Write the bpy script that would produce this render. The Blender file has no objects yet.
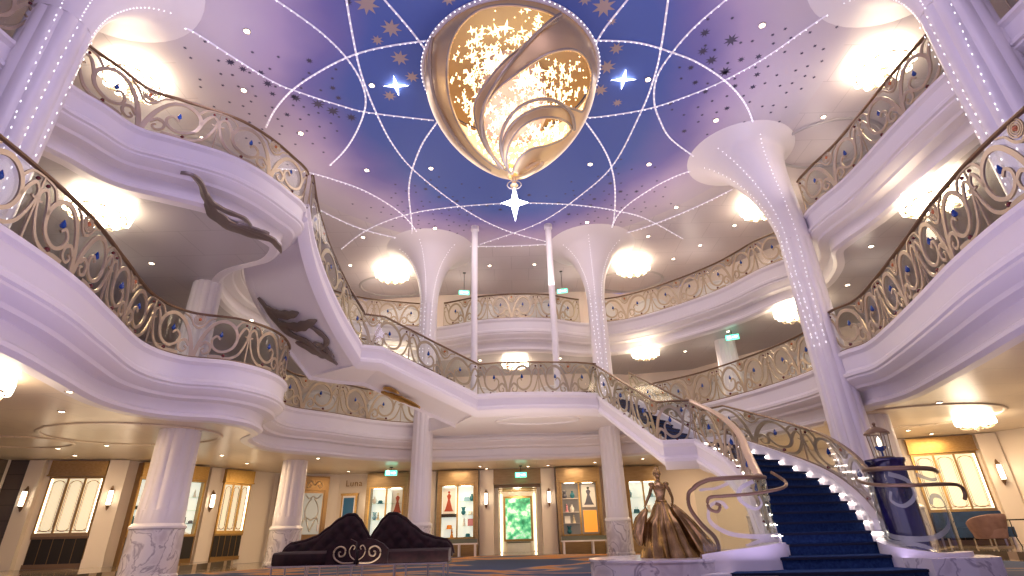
import bpy, bmesh, math, random
from mathutils import Vector, Matrix
random.seed(7)
PI = math.pi
scn = bpy.context.scene
COL = scn.collection

# ------------------------------------------------------------------ materials
def mat(name, col, rough=.5, metal=0., emit=None, es=0., spec=.5, coat=0.):
    m = bpy.data.materials.new(name); m.use_nodes = True
    b = m.node_tree.nodes['Principled BSDF']
    b.inputs['Base Color'].default_value = (*col, 1)
    b.inputs['Roughness'].default_value = rough
    b.inputs['Metallic'].default_value = metal
    b.inputs['Specular IOR Level'].default_value = spec
    b.inputs['Coat Weight'].default_value = coat
    if emit:
        b.inputs['Emission Color'].default_value = (*emit, 1)
        b.inputs['Emission Strength'].default_value = es
    return m
def N(m, t, **kw):
    n = m.node_tree.nodes.new(t)
    for k, v in kw.items(): setattr(n, k, v)
    return n
def L(m, a, b): m.node_tree.links.new(a, b)
def ramp(m, stops, interp='LINEAR'):
    r = N(m, 'ShaderNodeValToRGB'); cr = r.color_ramp; cr.interpolation = interp
    while len(cr.elements) < len(stops): cr.elements.new(.5)
    for e, (p, c) in zip(cr.elements, stops): e.position = p; e.color = (*c, 1)
    return r
def noisemat(name, stops, scale=3., detail=4, rough=.5, metal=0., stretch=(1, 1, 1), dist=0., bump=0., spec=.5, coat=0.):
    m = mat(name, (1, 1, 1), rough, metal, spec=spec, coat=coat); b = m.node_tree.nodes['Principled BSDF']
    tc = N(m, 'ShaderNodeTexCoord'); mp = N(m, 'ShaderNodeMapping'); mp.inputs['Scale'].default_value = stretch
    no = N(m, 'ShaderNodeTexNoise'); no.inputs['Scale'].default_value = scale; no.inputs['Detail'].default_value = detail
    no.inputs['Distortion'].default_value = dist
    r = ramp(m, stops)
    L(m, tc.outputs['Object'], mp.inputs[0]); L(m, mp.outputs[0], no.inputs[0]); L(m, no.outputs[0], r.inputs[0]); L(m, r.outputs[0], b.inputs['Base Color'])
    if bump:
        bp = N(m, 'ShaderNodeBump'); bp.inputs['Strength'].default_value = bump; L(m, no.outputs[0], bp.inputs['Height']); L(m, bp.outputs[0], b.inputs['Normal'])
    return m
MA = {}
MA['plaster'] = mat('ivory_plaster', (.80, .76, .76), .38, spec=.4)
MA['plaster_warm'] = mat('cream_plaster', (.78, .69, .58), .45)
MA['gallery_wall'] = mat('blush_wall', (.78, .66, .58), .5)
MA['bronze_rail'] = mat('bronze_rail', (.21, .13, .07), .34, .45)
MA['champagne'] = mat('champagne_metal', (.50, .40, .27), .36, .5)
MA['champagne_light'] = mat('pale_handrail', (.66, .50, .34), .3, .35)
MA['steel'] = mat('champagne_steel', (.60, .52, .42), .28, .85)
MA['gold'] = noisemat('brushed_gold', [(.3, (.42, .25, .07)), (.7, (.58, .37, .13))], 12, 3, .3, .9, (1, 1, 6))
MA['gold_dark'] = mat('dark_gold_trim', (.30, .18, .07), .35, .8)
MA['gold_shell'] = mat('pale_gold_shell', (.82, .58, .27), .36, .55)
MA['gold_matte'] = mat('gold_painted_disc', (.36, .30, .22), .7)
MA['leaf'] = mat('pewter_leaf', (.24, .20, .17), .4, .5)
MA['bronze'] = noisemat('cast_bronze', [(.3, (.20, .12, .045)), (.7, (.46, .30, .12))], 5, 4, .27, .9, dist=.6)
MA['blue_gem'] = mat('blue_gem', (.005, .05, .26), .12, 0, spec=.8)
MA['red_gem'] = mat('garnet_gem', (.12, .012, .010), .12, 0, spec=.8)
MA['amber_gem'] = mat('amber_gem', (.55, .17, .05), .15, 0, spec=.8)
MA['velvet'] = noisemat('aubergine_velvet', [(.3, (.010, .004, .005)), (.7, (.030, .010, .012))], 9, 3, .75, spec=.2)
MA['velvet'].node_tree.nodes['Principled BSDF'].inputs['Sheen Weight'].default_value = .08
MA['rose'] = noisemat('rose_velvet', [(.3, (.26, .15, .12)), (.7, (.36, .22, .18))], 6, 3, .7)
MA['navy'] = noisemat('navy_velvet', [(.3, (.004, .02, .06)), (.7, (.01, .04, .11))], 6, 3, .7)
MA['carpet_blue'] = noisemat('stair_carpet_blue', [(.3, (.012, .030, .095)), (.7, (.030, .068, .175))], 25, 4, .95, bump=.3, spec=.1)
MA['nosing'] = mat('carpet_nosing', (.006, .010, .032), .9)
MA['dark'] = mat('dark_lacquer', (.016, .012, .009), .6)
MA['indigo'] = noisemat('glazed_indigo', [(.35, (.006, .006, .02)), (.65, (.03, .02, .12))], 1.6, 2, .14, coat=.6)
MA['dark_stone'] = mat('dark_stone', (.10, .075, .055), .35)
MA['white_glow'] = mat('lamp_glow', (1, .9, .75), .5, emit=(1, .84, .62), es=9)
MA['down_glow'] = mat('downlight_glow', (1, .9, .8), .5, emit=(1, .82, .62), es=14)
MA['star_glow'] = mat('crystal_glow', (1, .9, .7), .3, emit=(1, .74, .38), es=3.4)
MA['starwhite'] = mat('white_star_glow', (1, 1, 1), .3, emit=(.95, .95, 1), es=8)
MA['led'] = mat('led_strip', (.8, .76, .8), .4, emit=(.85, .8, 1), es=.18)
MA['sparkle'] = mat('led_sparkle', (1, 1, 1), .4, emit=(.95, .93, 1), es=2.2)
MA['case_glow'] = mat('case_back_glow', (.8, .88, .8), .5, emit=(.85, .95, .85), es=.55)
MA['case_dim'] = mat('case_back_dim', (.25, .23, .2), .5, emit=(.5, .45, .38), es=.12)
MA['window_edge'] = mat('window_edge_glow', (1, .9, .7), .5, emit=(1, .85, .6), es=6)
MA['exit'] = mat('exit_green', (.1, .8, .5), .4, emit=(.15, 1, .62), es=2.2)
MA['exit_white'] = mat('exit_white', (.9, 1, .9), .4, emit=(.8, 1, .9), es=3)
MA['step_glow'] = mat('step_glow', (1, .92, .85), .5, emit=(1, .86, .80), es=15)
MA['black'] = mat('black_plastic', (.01, .01, .01), .4)
MA['teal_marble'] = mat('grey_green_stone', (.16, .18, .13), .25)
MA['tan_stone'] = noisemat('tan_stone', [(.3, (.34, .25, .14)), (.7, (.44, .33, .2))], 4, 4, .3)
MA['marble'] = noisemat('veined_marble', [(.38, (.62, .57, .56)), (.48, (.78, .74, .72)), (.51, (.40, .36, .38)), (.54, (.8, .76, .74))], 1.6, 8, .18, dist=1.2)
MA['white_marble'] = noisemat('white_marble', [(.3, (.80, .77, .74)), (.7, (.88, .85, .82))], 2, 5, .25)
for nm, c in dict(teal=(.02, .18, .25), cream=(.75, .65, .45), rust=(.4, .06, .02), amber=(.75, .3, .04), sky=(.3, .6, .8), ivory=(.85, .85, .8), olive=(.05, .06, .03), slate=(.12, .13, .17), pink=(.7, .3, .35)).items():
    MA[nm] = mat('ware_' + nm, c, .4)
def glassmat(name, tint=(.9, .93, .9), refl=.10, base=.04):
    m = bpy.data.materials.new(name); m.use_nodes = True; nt = m.node_tree; nt.nodes.clear()
    o = N(m, 'ShaderNodeOutputMaterial'); t = N(m, 'ShaderNodeBsdfTransparent'); t.inputs[0].default_value = (*tint, 1)
    g = N(m, 'ShaderNodeBsdfGlossy'); g.inputs['Roughness'].default_value = .05; mx = N(m, 'ShaderNodeMixShader')
    f = N(m, 'ShaderNodeLayerWeight'); f.inputs[0].default_value = .5; pw = N(m, 'ShaderNodeMath', operation='POWER'); pw.inputs[1].default_value = 3.5
    ml = N(m, 'ShaderNodeMath', operation='MULTIPLY_ADD'); ml.inputs[1].default_value = .55; ml.inputs[2].default_value = base
    L(m, f.outputs['Facing'], pw.inputs[0]); L(m, pw.outputs[0], ml.inputs[0]); L(m, ml.outputs[0], mx.inputs[0]); L(m, t.outputs[0], mx.inputs[1]); L(m, g.outputs[0], mx.inputs[2]); L(m, mx.outputs[0], o.inputs[0])
    return m
MA['glass'] = glassmat('rail_glass')
MA['glass_dark'] = glassmat('newel_glass', (.82, .86, .80))
def frosted():
    m = bpy.data.materials.new('etched_glass'); m.use_nodes = True; nt = m.node_tree; nt.nodes.clear()
    o = N(m, 'ShaderNodeOutputMaterial'); t = N(m, 'ShaderNodeBsdfTransparent'); d = N(m, 'ShaderNodeBsdfDiffuse')
    d.inputs[0].default_value = (.62, .6, .6, 1); mx = N(m, 'ShaderNodeMixShader'); mx.inputs[0].default_value = .62
    L(m, t.outputs[0], mx.inputs[1]); L(m, d.outputs[0], mx.inputs[2]); L(m, mx.outputs[0], o.inputs[0]); return m
MA['frost'] = frosted()

def mk_mural_led_glow():  # sky paint with the blue and lilac led glow put into its colour
    m = mat('sky_paint_led_glow', (.5, .5, .6), .5, spec=.25); b = m.node_tree.nodes['Principled BSDF']
    g = N(m, 'ShaderNodeNewGeometry'); sx = N(m, 'ShaderNodeVectorMath', operation='SUBTRACT'); sx.inputs[1].default_value = (.1, 10.7, 0)
    sc = N(m, 'ShaderNodeVectorMath', operation='MULTIPLY'); sc.inputs[1].default_value = (1.2, 1.0, 0)
    ln = N(m, 'ShaderNodeVectorMath', operation='LENGTH'); no = N(m, 'ShaderNodeTexNoise'); no.inputs['Scale'].default_value = .35; no.inputs['Detail'].default_value = 3
    ad = N(m, 'ShaderNodeMath', operation='MULTIPLY_ADD'); ad.inputs[1].default_value = 2.2
    dv = N(m, 'ShaderNodeMath', operation='MULTIPLY'); dv.inputs[1].default_value = .1
    sb = N(m, 'ShaderNodeMath', operation='SUBTRACT'); sb.inputs[1].default_value = 1.1
    r = ramp(m, [(.0, (.09, .15, .44)), (.47, (.10, .16, .45)), (.58, (.22, .20, .46)), (.68, (.48, .39, .56)), (.80, (.60, .53, .60)), (1., (.66, .62, .63))])
    L(m, g.outputs['Position'], sx.inputs[0]); L(m, sx.outputs[0], sc.inputs[0]); L(m, sc.outputs[0], ln.inputs[0]); L(m, g.outputs['Position'], no.inputs[0])
    L(m, no.outputs[0], ad.inputs[0]); L(m, ln.outputs['Value'], ad.inputs[2]); L(m, ad.outputs[0], sb.inputs[0]); L(m, sb.outputs[0], dv.inputs[0]); L(m, dv.outputs[0], r.inputs[0])
    L(m, r.outputs[0], b.inputs['Base Color']); return m
MA['mural_led_glow'] = mk_mural_led_glow()
def mk_panels(name, c1, rough, scale=.8):
    m = mat(name, c1, rough, spec=.6); b = m.node_tree.nodes['Principled BSDF']
    g = N(m, 'ShaderNodeNewGeometry'); br = N(m, 'ShaderNodeTexBrick'); br.inputs['Scale'].default_value = scale
    br.inputs['Color1'].default_value = (*c1, 1); br.inputs['Color2'].default_value = (*[x * .96 for x in c1], 1); br.inputs['Mortar'].default_value = (*[x * .72 for x in c1], 1)
    br.inputs['Mortar Size'].default_value = .006; br.inputs['Brick Width'].default_value = 1.2; br.inputs['Row Height'].default_value = .9
    L(m, g.outputs['Position'], br.inputs[0]); L(m, br.outputs[0], b.inputs['Base Color']); return m
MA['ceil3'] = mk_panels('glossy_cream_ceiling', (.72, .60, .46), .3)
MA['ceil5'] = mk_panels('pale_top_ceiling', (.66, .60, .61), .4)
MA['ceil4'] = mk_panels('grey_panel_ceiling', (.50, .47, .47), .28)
def mk_carpet():
    m = mat('swirl_carpet', (.1, .1, .2), .8, spec=.2); b = m.node_tree.nodes['Principled BSDF']
    g = N(m, 'ShaderNodeNewGeometry'); mp = N(m, 'ShaderNodeMapping'); mp.inputs['Scale'].default_value = (.12, .20, 1)
    no = N(m, 'ShaderNodeTexNoise'); no.inputs['Scale'].default_value = 1.7; no.inputs['Detail'].default_value = 3; no.inputs['Distortion'].default_value = 1.3
    r = ramp(m, [(.0, (.01, .03, .11)), (.47, (.02, .055, .15)), (.495, (.30, .22, .2)), (.51, (.62, .27, .06)), (.55, (.50, .20, .05)), (.565, (.35, .27, .22)), (.60, (.05, .08, .15)), (1, (.03, .06, .14))])
    n2 = N(m, 'ShaderNodeTexNoise'); n2.inputs['Scale'].default_value = 30; mx = N(m, 'ShaderNodeMix', data_type='RGBA', blend_type='MULTIPLY'); mx.inputs[0].default_value = .5
    L(m, g.outputs['Position'], mp.inputs[0]); L(m, mp.outputs[0], no.inputs[0]); L(m, no.outputs[0], r.inputs[0]); L(m, r.outputs[0], mx.inputs[6]); L(m, g.outputs['Position'], n2.inputs[0]); L(m, n2.outputs[0], mx.inputs[7])
    L(m, mx.outputs[2], b.inputs['Base Color']); return m
MA['carpet'] = mk_carpet()
def mk_floor():
    m = mat('polished_stone_floor', (.2, .15, .1), .09, spec=.7); b = m.node_tree.nodes['Principled BSDF']
    g = N(m, 'ShaderNodeNewGeometry'); mp = N(m, 'ShaderNodeMapping'); mp.inputs['Rotation'].default_value = (0, 0, .78)
    ch = N(m, 'ShaderNodeTexBrick'); ch.inputs['Scale'].default_value = .7; ch.inputs['Mortar Size'].default_value = .06; ch.inputs['Brick Width'].default_value = 1; ch.inputs['Row Height'].default_value = 1; ch.offset = 0
    ch.inputs['Color1'].default_value = (.09, .075, .055, 1); ch.inputs['Color2'].default_value = (.16, .13, .09, 1); ch.inputs['Mortar'].default_value = (.45, .36, .26, 1)
    L(m, g.outputs['Position'], mp.inputs[0]); L(m, mp.outputs[0], ch.inputs[0]); L(m, ch.outputs[0], b.inputs['Base Color']); return m
MA['floor'] = mk_floor()
def mk_curtain():
    m = mat('pleated_panel', (.8, .72, .5), .6, emit=(1, .86, .60), es=.55); b = m.node_tree.nodes['Principled BSDF']
    tc = N(m, 'ShaderNodeTexCoord'); w = N(m, 'ShaderNodeTexWave'); w.inputs['Scale'].default_value = 9; w.inputs['Distortion'].default_value = 1
    r = ramp(m, [(0, (.62, .55, .36)), (1, (.85, .78, .58))]); L(m, tc.outputs['Object'], w.inputs[0]); L(m, w.outputs[0], r.inputs[0]); L(m, r.outputs[0], b.inputs['Base Color']); return m
MA['pleat'] = mk_curtain()
def mk_garden():
    m = mat('garden_mosaic', (.1, .4, .2), .4); b = m.node_tree.nodes['Principled BSDF']
    tc = N(m, 'ShaderNodeTexCoord'); no = N(m, 'ShaderNodeTexNoise'); no.inputs['Scale'].default_value = 3.6; no.inputs['Detail'].default_value = 7
    r = ramp(m, [(.3, (.01, .10, .04)), (.45, (.04, .32, .14)), (.55, (.20, .55, .3)), (.62, (.6, .8, .6)), (.7, (.8, .45, .5))])
    L(m, tc.outputs['Object'], no.inputs[0]); L(m, no.outputs[0], r.inputs[0]); L(m, r.outputs[0], b.inputs['Base Color']); L(m, r.outputs[0], b.inputs['Emission Color']); b.inputs['Emission Strength'].default_value = .9; return m
MA['garden'] = mk_garden()
MA['screen'] = mat('blue_screen', (.01, .08, .14), .2, emit=(.02, .12, .2), es=.2)

# ------------------------------------------------------------------ object helpers
def sp(o, **kw):
    for k, v in kw.items():
        if v is not None: o[k] = v
    return o
def empty(name, label, cat, loc=(0, 0, 0), rz=0, group=None):
    o = bpy.data.objects.new(name, None); COL.objects.link(o); o.location = loc; o.rotation_euler = (0, 0, rz)
    o.empty_display_size = .1
    return sp(o, label=label, category=cat, group=group)
class MB:
    def __init__(s): s.v = []; s.f = []; s.m = []; s.mi = 0
    def add(s, vs, fs):
        o = len(s.v); s.v += [tuple(v) for v in vs]; s.f += [[i + o for i in f] for f in fs]; s.m += [s.mi] * len(fs); return s
    def box(s, x0, x1, y0, y1, z0, z1, M=None):
        vs = [Vector((x, y, z)) for z in (z0, z1) for x, y in ((x0, y0), (x1, y0), (x1, y1), (x0, y1))]
        if M is not None: vs = [M @ v for v in vs]
        return s.add(vs, [[3, 2, 1, 0], [4, 5, 6, 7], [0, 1, 5, 4], [1, 2, 6, 5], [2, 3, 7, 6], [3, 0, 4, 7]])
    def grid(s, rows, cu=False, cv=False):      # rows: list of lists of points
        n = len(rows); k = len(rows[0]); vs = [p for r in rows for p in r]; fs = []
        for i in range(n if cu else n - 1):
            for j in range(k if cv else k - 1):
                a = i * k + j; b = i * k + (j + 1) % k; c = ((i + 1) % n) * k + (j + 1) % k; d = ((i + 1) % n) * k + j
                fs.append([a, b, c, d])
        return s.add(vs, fs)
    def lathe(s, prof, c=(0, 0, 0), n=24, M=None, flute=None):
        rows = []
        for r, z in prof:
            row = []
            for i in range(n):
                a = 2 * PI * i / n; rr = r * (flute(a, z) if flute else 1)
                p = Vector((c[0] + rr * math.cos(a), c[1] + rr * math.sin(a), c[2] + z)); row.append(M @ p if M is not None else p)
            rows.append(row)
        s.grid(rows, cv=True)
        o = len(s.v) - n * len(prof)
        if prof[0][0] > 1e-4: s.f.append([o + i for i in reversed(range(n))]); s.m.append(s.mi)
        if prof[-1][0] > 1e-4: s.f.append([o + (len(prof) - 1) * n + i for i in range(n)]); s.m.append(s.mi)
        return s
    def tube(s, pts, r, n=8, closed=False, flat=1.):
        pts = [Vector(p) for p in pts]; rows = []; m = len(pts); up = Vector((0, 0, 1))
        for i, p in enumerate(pts):
            a = pts[(i - 1) % m] if closed or i else p; b = pts[(i + 1) % m] if closed or i < m - 1 else p
            t = (b - a)
            t = t.normalized() if t.length > 1e-9 else Vector((0, 0, 1))
            u = up - t * up.dot(t)
            if u.length < .05: u = Vector((1, 0, 0)) - t * t.x
            u.normalize(); w = t.cross(u); rr = r[i] if isinstance(r, (list, tuple)) else r
            rows.append([p + (u * math.sin(2 * PI * k / n) * flat + w * math.cos(2 * PI * k / n)) * rr for k in range(n)])
        s.grid(rows, cu=closed, cv=True)
        if not closed:
            o = len(s.v) - n * m
            s.f.append([o + i for i in reversed(range(n))]); s.f.append([o + (m - 1) * n + i for i in range(n)]); s.m += [s.mi] * 2
        return s
    def prism(s, poly, z0, z1, M=None):
        n = len(poly); vs = [Vector((x, y, z0)) for x, y in poly] + [Vector((x, y, z1)) for x, y in poly]
        if M is not None: vs = [M @ v for v in vs]
        return s.add(vs, [list(reversed(range(n))), list(range(n, 2 * n))] + [[i, (i + 1) % n, n + (i + 1) % n, n + i] for i in range(n)])
    def ball(s, c, r, n=10, k=6, sc=(1, 1, 1)):
        rows = [[(c[0] + r * sc[0] * math.sin(PI * i / k) * math.cos(2 * PI * j / n), c[1] + r * sc[1] * math.sin(PI * i / k) * math.sin(2 * PI * j / n), c[2] + r * sc[2] * math.cos(PI * i / k)) for j in range(n)] for i in range(k + 1)]
        return s.grid(rows, cv=True)
    def build(s, name, mats, parent=None, smooth=True, fix=True, angle=40, **props):
        me = bpy.data.meshes.new(name); me.from_pydata(s.v, [], s.f)
        if not isinstance(mats, (list, tuple)): mats = [mats]
        for m in mats: me.materials.append(MA[m] if isinstance(m, str) else m)
        for p, i in zip(me.polygons, s.m): p.material_index = i
        bm = bmesh.new(); bm.from_mesh(me); bmesh.ops.remove_doubles(bm, verts=bm.verts, dist=1e-5)
        if fix: bmesh.ops.recalc_face_normals(bm, faces=bm.faces)
        if smooth:
            for f in bm.faces: f.smooth = True
            for e in bm.edges:
                if len(e.link_faces) == 2 and e.calc_face_angle(0) > math.radians(angle): e.smooth = False
        bm.to_mesh(me); bm.free()
        o = bpy.data.objects.new(name, me); COL.objects.link(o)
        if parent is not None: o.parent = parent
        return sp(o, **props)
def copy_tree(o, parent=None):
    c = o.copy(); COL.objects.link(c)
    if parent is not None: c.parent = parent
    for ch in [x for x in list(COL.objects) if x.parent == o and x != c]: copy_tree(ch, c)
    return c
def catmull(P, n=6, closed=False):
    P = [Vector(p) for p in P]; out = []; m = len(P)
    for i in range(m if closed else m - 1):
        if closed: a, b, c, d = P[(i - 1) % m], P[i], P[(i + 1) % m], P[(i + 2) % m]
        else: a, b, c, d = P[max(i - 1, 0)], P[i], P[i + 1], P[min(i + 2, m - 1)]
        for k in range(n):
            t = k / n
            out.append(.5 * ((2 * b) + (c - a) * t + (2 * a - 5 * b + 4 * c - d) * t * t + (3 * b - a - 3 * c + d) * t ** 3))
    if not closed: out.append(P[-1])
    return out
def normals(path, closed=False, flip=1):
    out = []; m = len(path)
    for i in range(m):
        a = path[(i - 1) % m] if closed or i else path[i]; b = path[(i + 1) % m] if closed or i < m - 1 else path[i]
        t = Vector((b.x - a.x, b.y - a.y, 0)); t.normalize(); out.append(Vector((-t.y, t.x, 0)) * flip)
    return out
def sweep(mb, path, prof, closed=False, flip=1, caps=True):
    ns = normals(path, closed, flip)
    rows = [[p + n * d + Vector((0, 0, z)) for d, z in prof] for p, n in zip(path, ns)]
    mb.grid(rows, cu=closed, cv=True)
    if not closed and caps:
        o = len(mb.v) - len(rows) * len(prof); k = len(prof)
        mb.f.append([o + i for i in range(k)]); mb.f.append([o + (len(rows) - 1) * k + i for i in reversed(range(k))]); mb.m += [mb.mi] * 2
    return mb
def area(name, loc, rot, size, power, col, sy=None):
    l = bpy.data.lights.new(name, 'AREA'); l.energy = power; l.color = col; l.size = size
    if sy: l.shape = 'RECTANGLE'; l.size_y = sy
    o = bpy.data.objects.new(name, l); COL.objects.link(o); o.location = loc; o.rotation_euler = rot; return o
def point(name, loc, power, col, r=.25):
    l = bpy.data.lights.new(name, 'POINT'); l.energy = power; l.color = col; l.shadow_soft_size = r
    o = bpy.data.objects.new(name, l); COL.objects.link(o); o.location = loc; return o

Z4, Z5, ZC = 4.4, 8.3, 11.1
KC = .92      # plan scale of the ceiling pattern
CZ3, CZ4 = 3.15, 7.1
V = Vector
# ------------------------------------------------------------------ plan curves
D4 = [(.1, 19.2), (2.0, 19.35), (3.9, 19.0), (5.0, 18.2), (6.03, 17.19), (6.84, 15.9), (7.44, 14.55), (7.77, 13.28), (7.66, 11.9), (7.87, 11.2), (7.62, 10.0), (7.2, 8.5), (6.76, 7.04), (6.5, 5.6), (6.4, 3.5), (5.9, 1.2), (4.2, -1.4), (1.5, -2.8), (-1.5, -2.8), (-4.2, -1.4), (-5.9, 1.2), (-6.3, 3.5), (-6.38, 5.5), (-6.58, 7.0), (-6.98, 8.34), (-7.43, 9.9), (-7.21, 10.85), (-6.32, 11.36), (-5.85, 12.3), (-6.02, 13.5), (-6.75, 14.5), (-6.85, 15.92), (-5.93, 17.0), (-4.97, 18.2), (-3.76, 19.0), (-2.0, 19.35)]
D5 = [(.1, 18.95), (1.4, 19.1), (2.9, 19.7), (4.4, 19.45), (5.92, 18.31), (7.27, 16.77), (8.04, 15.27), (8.7, 14.3), (8.5, 13.1), (7.95, 12.1), (7.93, 11.4), (8.1, 10.29), (8.1, 8.45), (8.15, 7.3), (8.3, 6.0), (8.2, 4.2), (7.4, 1.6), (5.4, -1.2), (2, -2.8), (-2, -2.8), (-5.4, -1.2), (-7.4, 1.6), (-8.1, 4.2), (-8.15, 5.8), (-7.9, 6.95), (-7.66, 7.49), (-7.42, 8.1), (-6.9, 8.44), (-6.08, 8.97), (-5.62, 9.57), (-5.33, 10.31), (-5.2, 11.1), (-5.9, 12.0), (-7.2, 12.6), (-7.9, 13.6), (-8.1, 15.2), (-7.5, 17.2), (-6.24, 18.7), (-4.46, 19.45), (-3.0, 19.7), (-1.28, 19.1)]
d4 = catmull([(x, y, Z4) for x, y in D4], 8, True)
d5 = catmull([(x, y, Z5) for x, y in D5], 8, True)
# both run clockwise seen from above, so the atrium side is on the right: flip=-1
WALL = [(-17, 9), (-15.4, 16.7), (-12.5, 17.3), (-10.9, 19.6), (-9.6, 22), (-7.4, 23.2), (-3.2, 22.8), (3.3, 22.8), (5.2, 23.2), (7.8, 22.6), (9.9, 19.9), (12.0, 17.3), (14.3, 16.4), (17, 9)]
OUT = WALL + [(17, -5), (-17, -5)]
def hit(ang, c=(.1, 11.)):
    dx, dy = math.cos(ang), math.sin(ang); best = None
    for a, b in zip(OUT, OUT[1:] + OUT[:1]):
        ex, ey = b[0] - a[0], b[1] - a[1]; den = dx * ey - dy * ex
        if abs(den) < 1e-9: continue
        ax, ay = a[0] - c[0], a[1] - c[1]; t = (ax * ey - ay * ex) / den; u = (ax * dy - ay * dx) / den
        if t > 0 and -1e-6 <= u <= 1 + 1e-6 and (best is None or t < best): best = t
    return (c[0] + dx * best, c[1] + dy * best)
def ring_slab(name, path, zt, zb, inset_b, mats, floor_m):
    ns = normals(path, True, -1); mb = MB()
    outer = [hit(math.atan2(p.y - 11., p.x - .1)) for p in path]
    mb.mi = 0; mb.grid([[V((p.x, p.y, zt)) for p in path], [V((*o, zt)) for o in outer]], cv=True)
    inn = [p - n * inset_b for p, n in zip(path, ns)]
    mb.mi = 1
    rows = []
    for k in range(4):
        t = k / 3; rows.append([V((p.x * (1 - t) + o[0] * t, p.y * (1 - t) + o[1] * t, zb)) for p, o in zip(inn, outer)])
    mb.grid(rows, cv=True)
    return mb.build(name, mats, smooth=False, fix=False, kind='structure')
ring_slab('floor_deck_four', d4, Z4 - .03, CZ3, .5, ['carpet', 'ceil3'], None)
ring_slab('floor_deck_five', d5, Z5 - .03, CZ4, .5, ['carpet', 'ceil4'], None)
FASC = [(-.35, 0), (.04, 0), (.08, -.03), (.08, -.10), (.04, -.14), (.02, -.17), (.02, -.46), (.045, -.50), (.09, -.53), (.09, -.60), (.05, -.63), (.05, -.67), (.0, -.73), (-.10, -.80), (-.13, -.86), (-.36, -.88), (-.38, -.92), (-.38, -1.10), (-.34, -1.13), (-.34, -1.20), (-.42, -1.26), (-.60, -1.27), (-.60, -.2)]
m1 = MB(); sweep(m1, d4, FASC, True, -1); m1.build('trim_1', 'plaster', kind='structure', fix=False, angle=28)
F5 = [(a, b * .96) for a, b in FASC]
m1 = MB(); sweep(m1, d5, F5, True, -1); m1.build('trim_2', 'plaster', kind='structure', fix=False, angle=28)

# ------------------------------------------------------------------ shell
def wall_mesh(name, pts, z0, z1, m, th=.25, inner=1):
    mb = MB(); path = [V((*p, 0)) for p in pts]
    sweep(mb, path, [(0, z0), (0, z1), (th, z1), (th, z0)], False, 1)
    return mb.build(name, m, smooth=False, kind='structure')
wall_mesh('wall_left', WALL[:6], 0, CZ3, 'plaster_warm')
wall_mesh('wall_right', WALL[8:], 0, CZ3, 'plaster_warm')
# back wall with the doorway left open
wall_mesh('wall_back', [WALL[5], WALL[6], (-.95, 22.8)], 0, CZ3, 'plaster_warm')
wall_mesh('wall_back_right', [(.95, 22.8), WALL[7], WALL[8]], 0, CZ3, 'plaster_warm')
wall_mesh('wall_gallery', WALL, CZ3 + .01, ZC, 'gallery_wall')
m1 = MB(); m1.add([(-25, -8, -.004), (25, -8, -.004), (25, 30, -.004), (-25, 30, -.004)], [[0, 1, 2, 3]]); m1.build('floor', 'floor', smooth=False, fix=False, kind='structure')
cp = []
for i in range(96):
    a = 2 * PI * i / 96; r = 10.2 + .35 * math.sin(4 * a + .6)
    cp.append((.1 + r * math.cos(a) * .93, 10.6 + r * math.sin(a) * 1.08))
m1 = MB(); m1.prism(cp, -.003, .012); m1.build('carpet', 'carpet', smooth=False, label='deep blue carpet with orange and cream swirls covering the atrium floor', category='carpet')
# raised side aisles of polished stone
for sgn, nm in ((-1, 'platform_left'), (1, 'platform_right')):
    pts = [(sgn * 17, 5), (sgn * 12, 9), (sgn * 10.6, 12), (sgn * 9.6, 15.5), (sgn * 9.7, 18.0), (sgn * 9.95, 20.5), (sgn * 10.4, 20.3 if sgn > 0 else 20.5), (sgn * 10.95, 19.5 if sgn < 0 else 18.6), (sgn * 12.3, 17.25), (sgn * 14.8, 16.5), (sgn * 17, 9)]
    m1 = MB(); m1.prism(pts, -.003, .14); m1.build('floor_' + nm[9:], 'floor', smooth=False, kind='structure')
# main ceiling: disc coloured with paint and led glow, grey perimeter, stars painted on it
def star_poly(c, R, n=8, q=.42, rot=0., z=ZC - .006):
    return [V((c[0] + (R if k % 2 == 0 else R * q) * math.cos(rot + PI * k / n), c[1] + (R if k % 2 == 0 else R * q) * math.sin(rot + PI * k / n), z)) for k in range(2 * n)]
m1 = MB(); R0 = 8.05; cc = (.1, 10.15); K = 120
rows = []
for t in [.0] + [i / 8 for i in range(1, 9)]:
    rows.append([V((cc[0] + R0 * t * math.cos(2 * PI * k / K), cc[1] + R0 * t * math.sin(2 * PI * k / K), ZC)) for k in range(K)])
m1.mi = 0; m1.grid(rows, cv=True)
m1.mi = 1; m1.grid([rows[-1], [V((*hit(2 * PI * k / K), ZC)) for k in range(K)]], cv=True)
CLEAR = [(-3.03, 10.69), (3.21, 10.72)]
def nst(c, R, n, q, mi, rot=0.):
    m1.mi = mi; c = (c[0] * KC, c[1] * KC); R *= KC; p = star_poly(c, R, n, q, rot); m1.add([V((c[0], c[1], ZC - .006))] + p, [[0, i + 1, (i + 1) % len(p) + 1] for i in range(len(p))])
for c, R in [((-5.94, 11.09), .16), ((-5.4, 11.34), .2), ((-5.07, 11.63), .2), ((-4.61, 11.9), .17), ((-7.15, 9.81), .13), ((-6.93, 10.04), .12), ((-6.5, 10.55), .14), ((5.75, 9.54), .2), ((5.13, 9.86), .15), ((5.45, 10.16), .17), ((5.95, 10.55), .18), ((5.0, 9.3), .14)]: nst(c, R, 8, .42, 2, .2)
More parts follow.
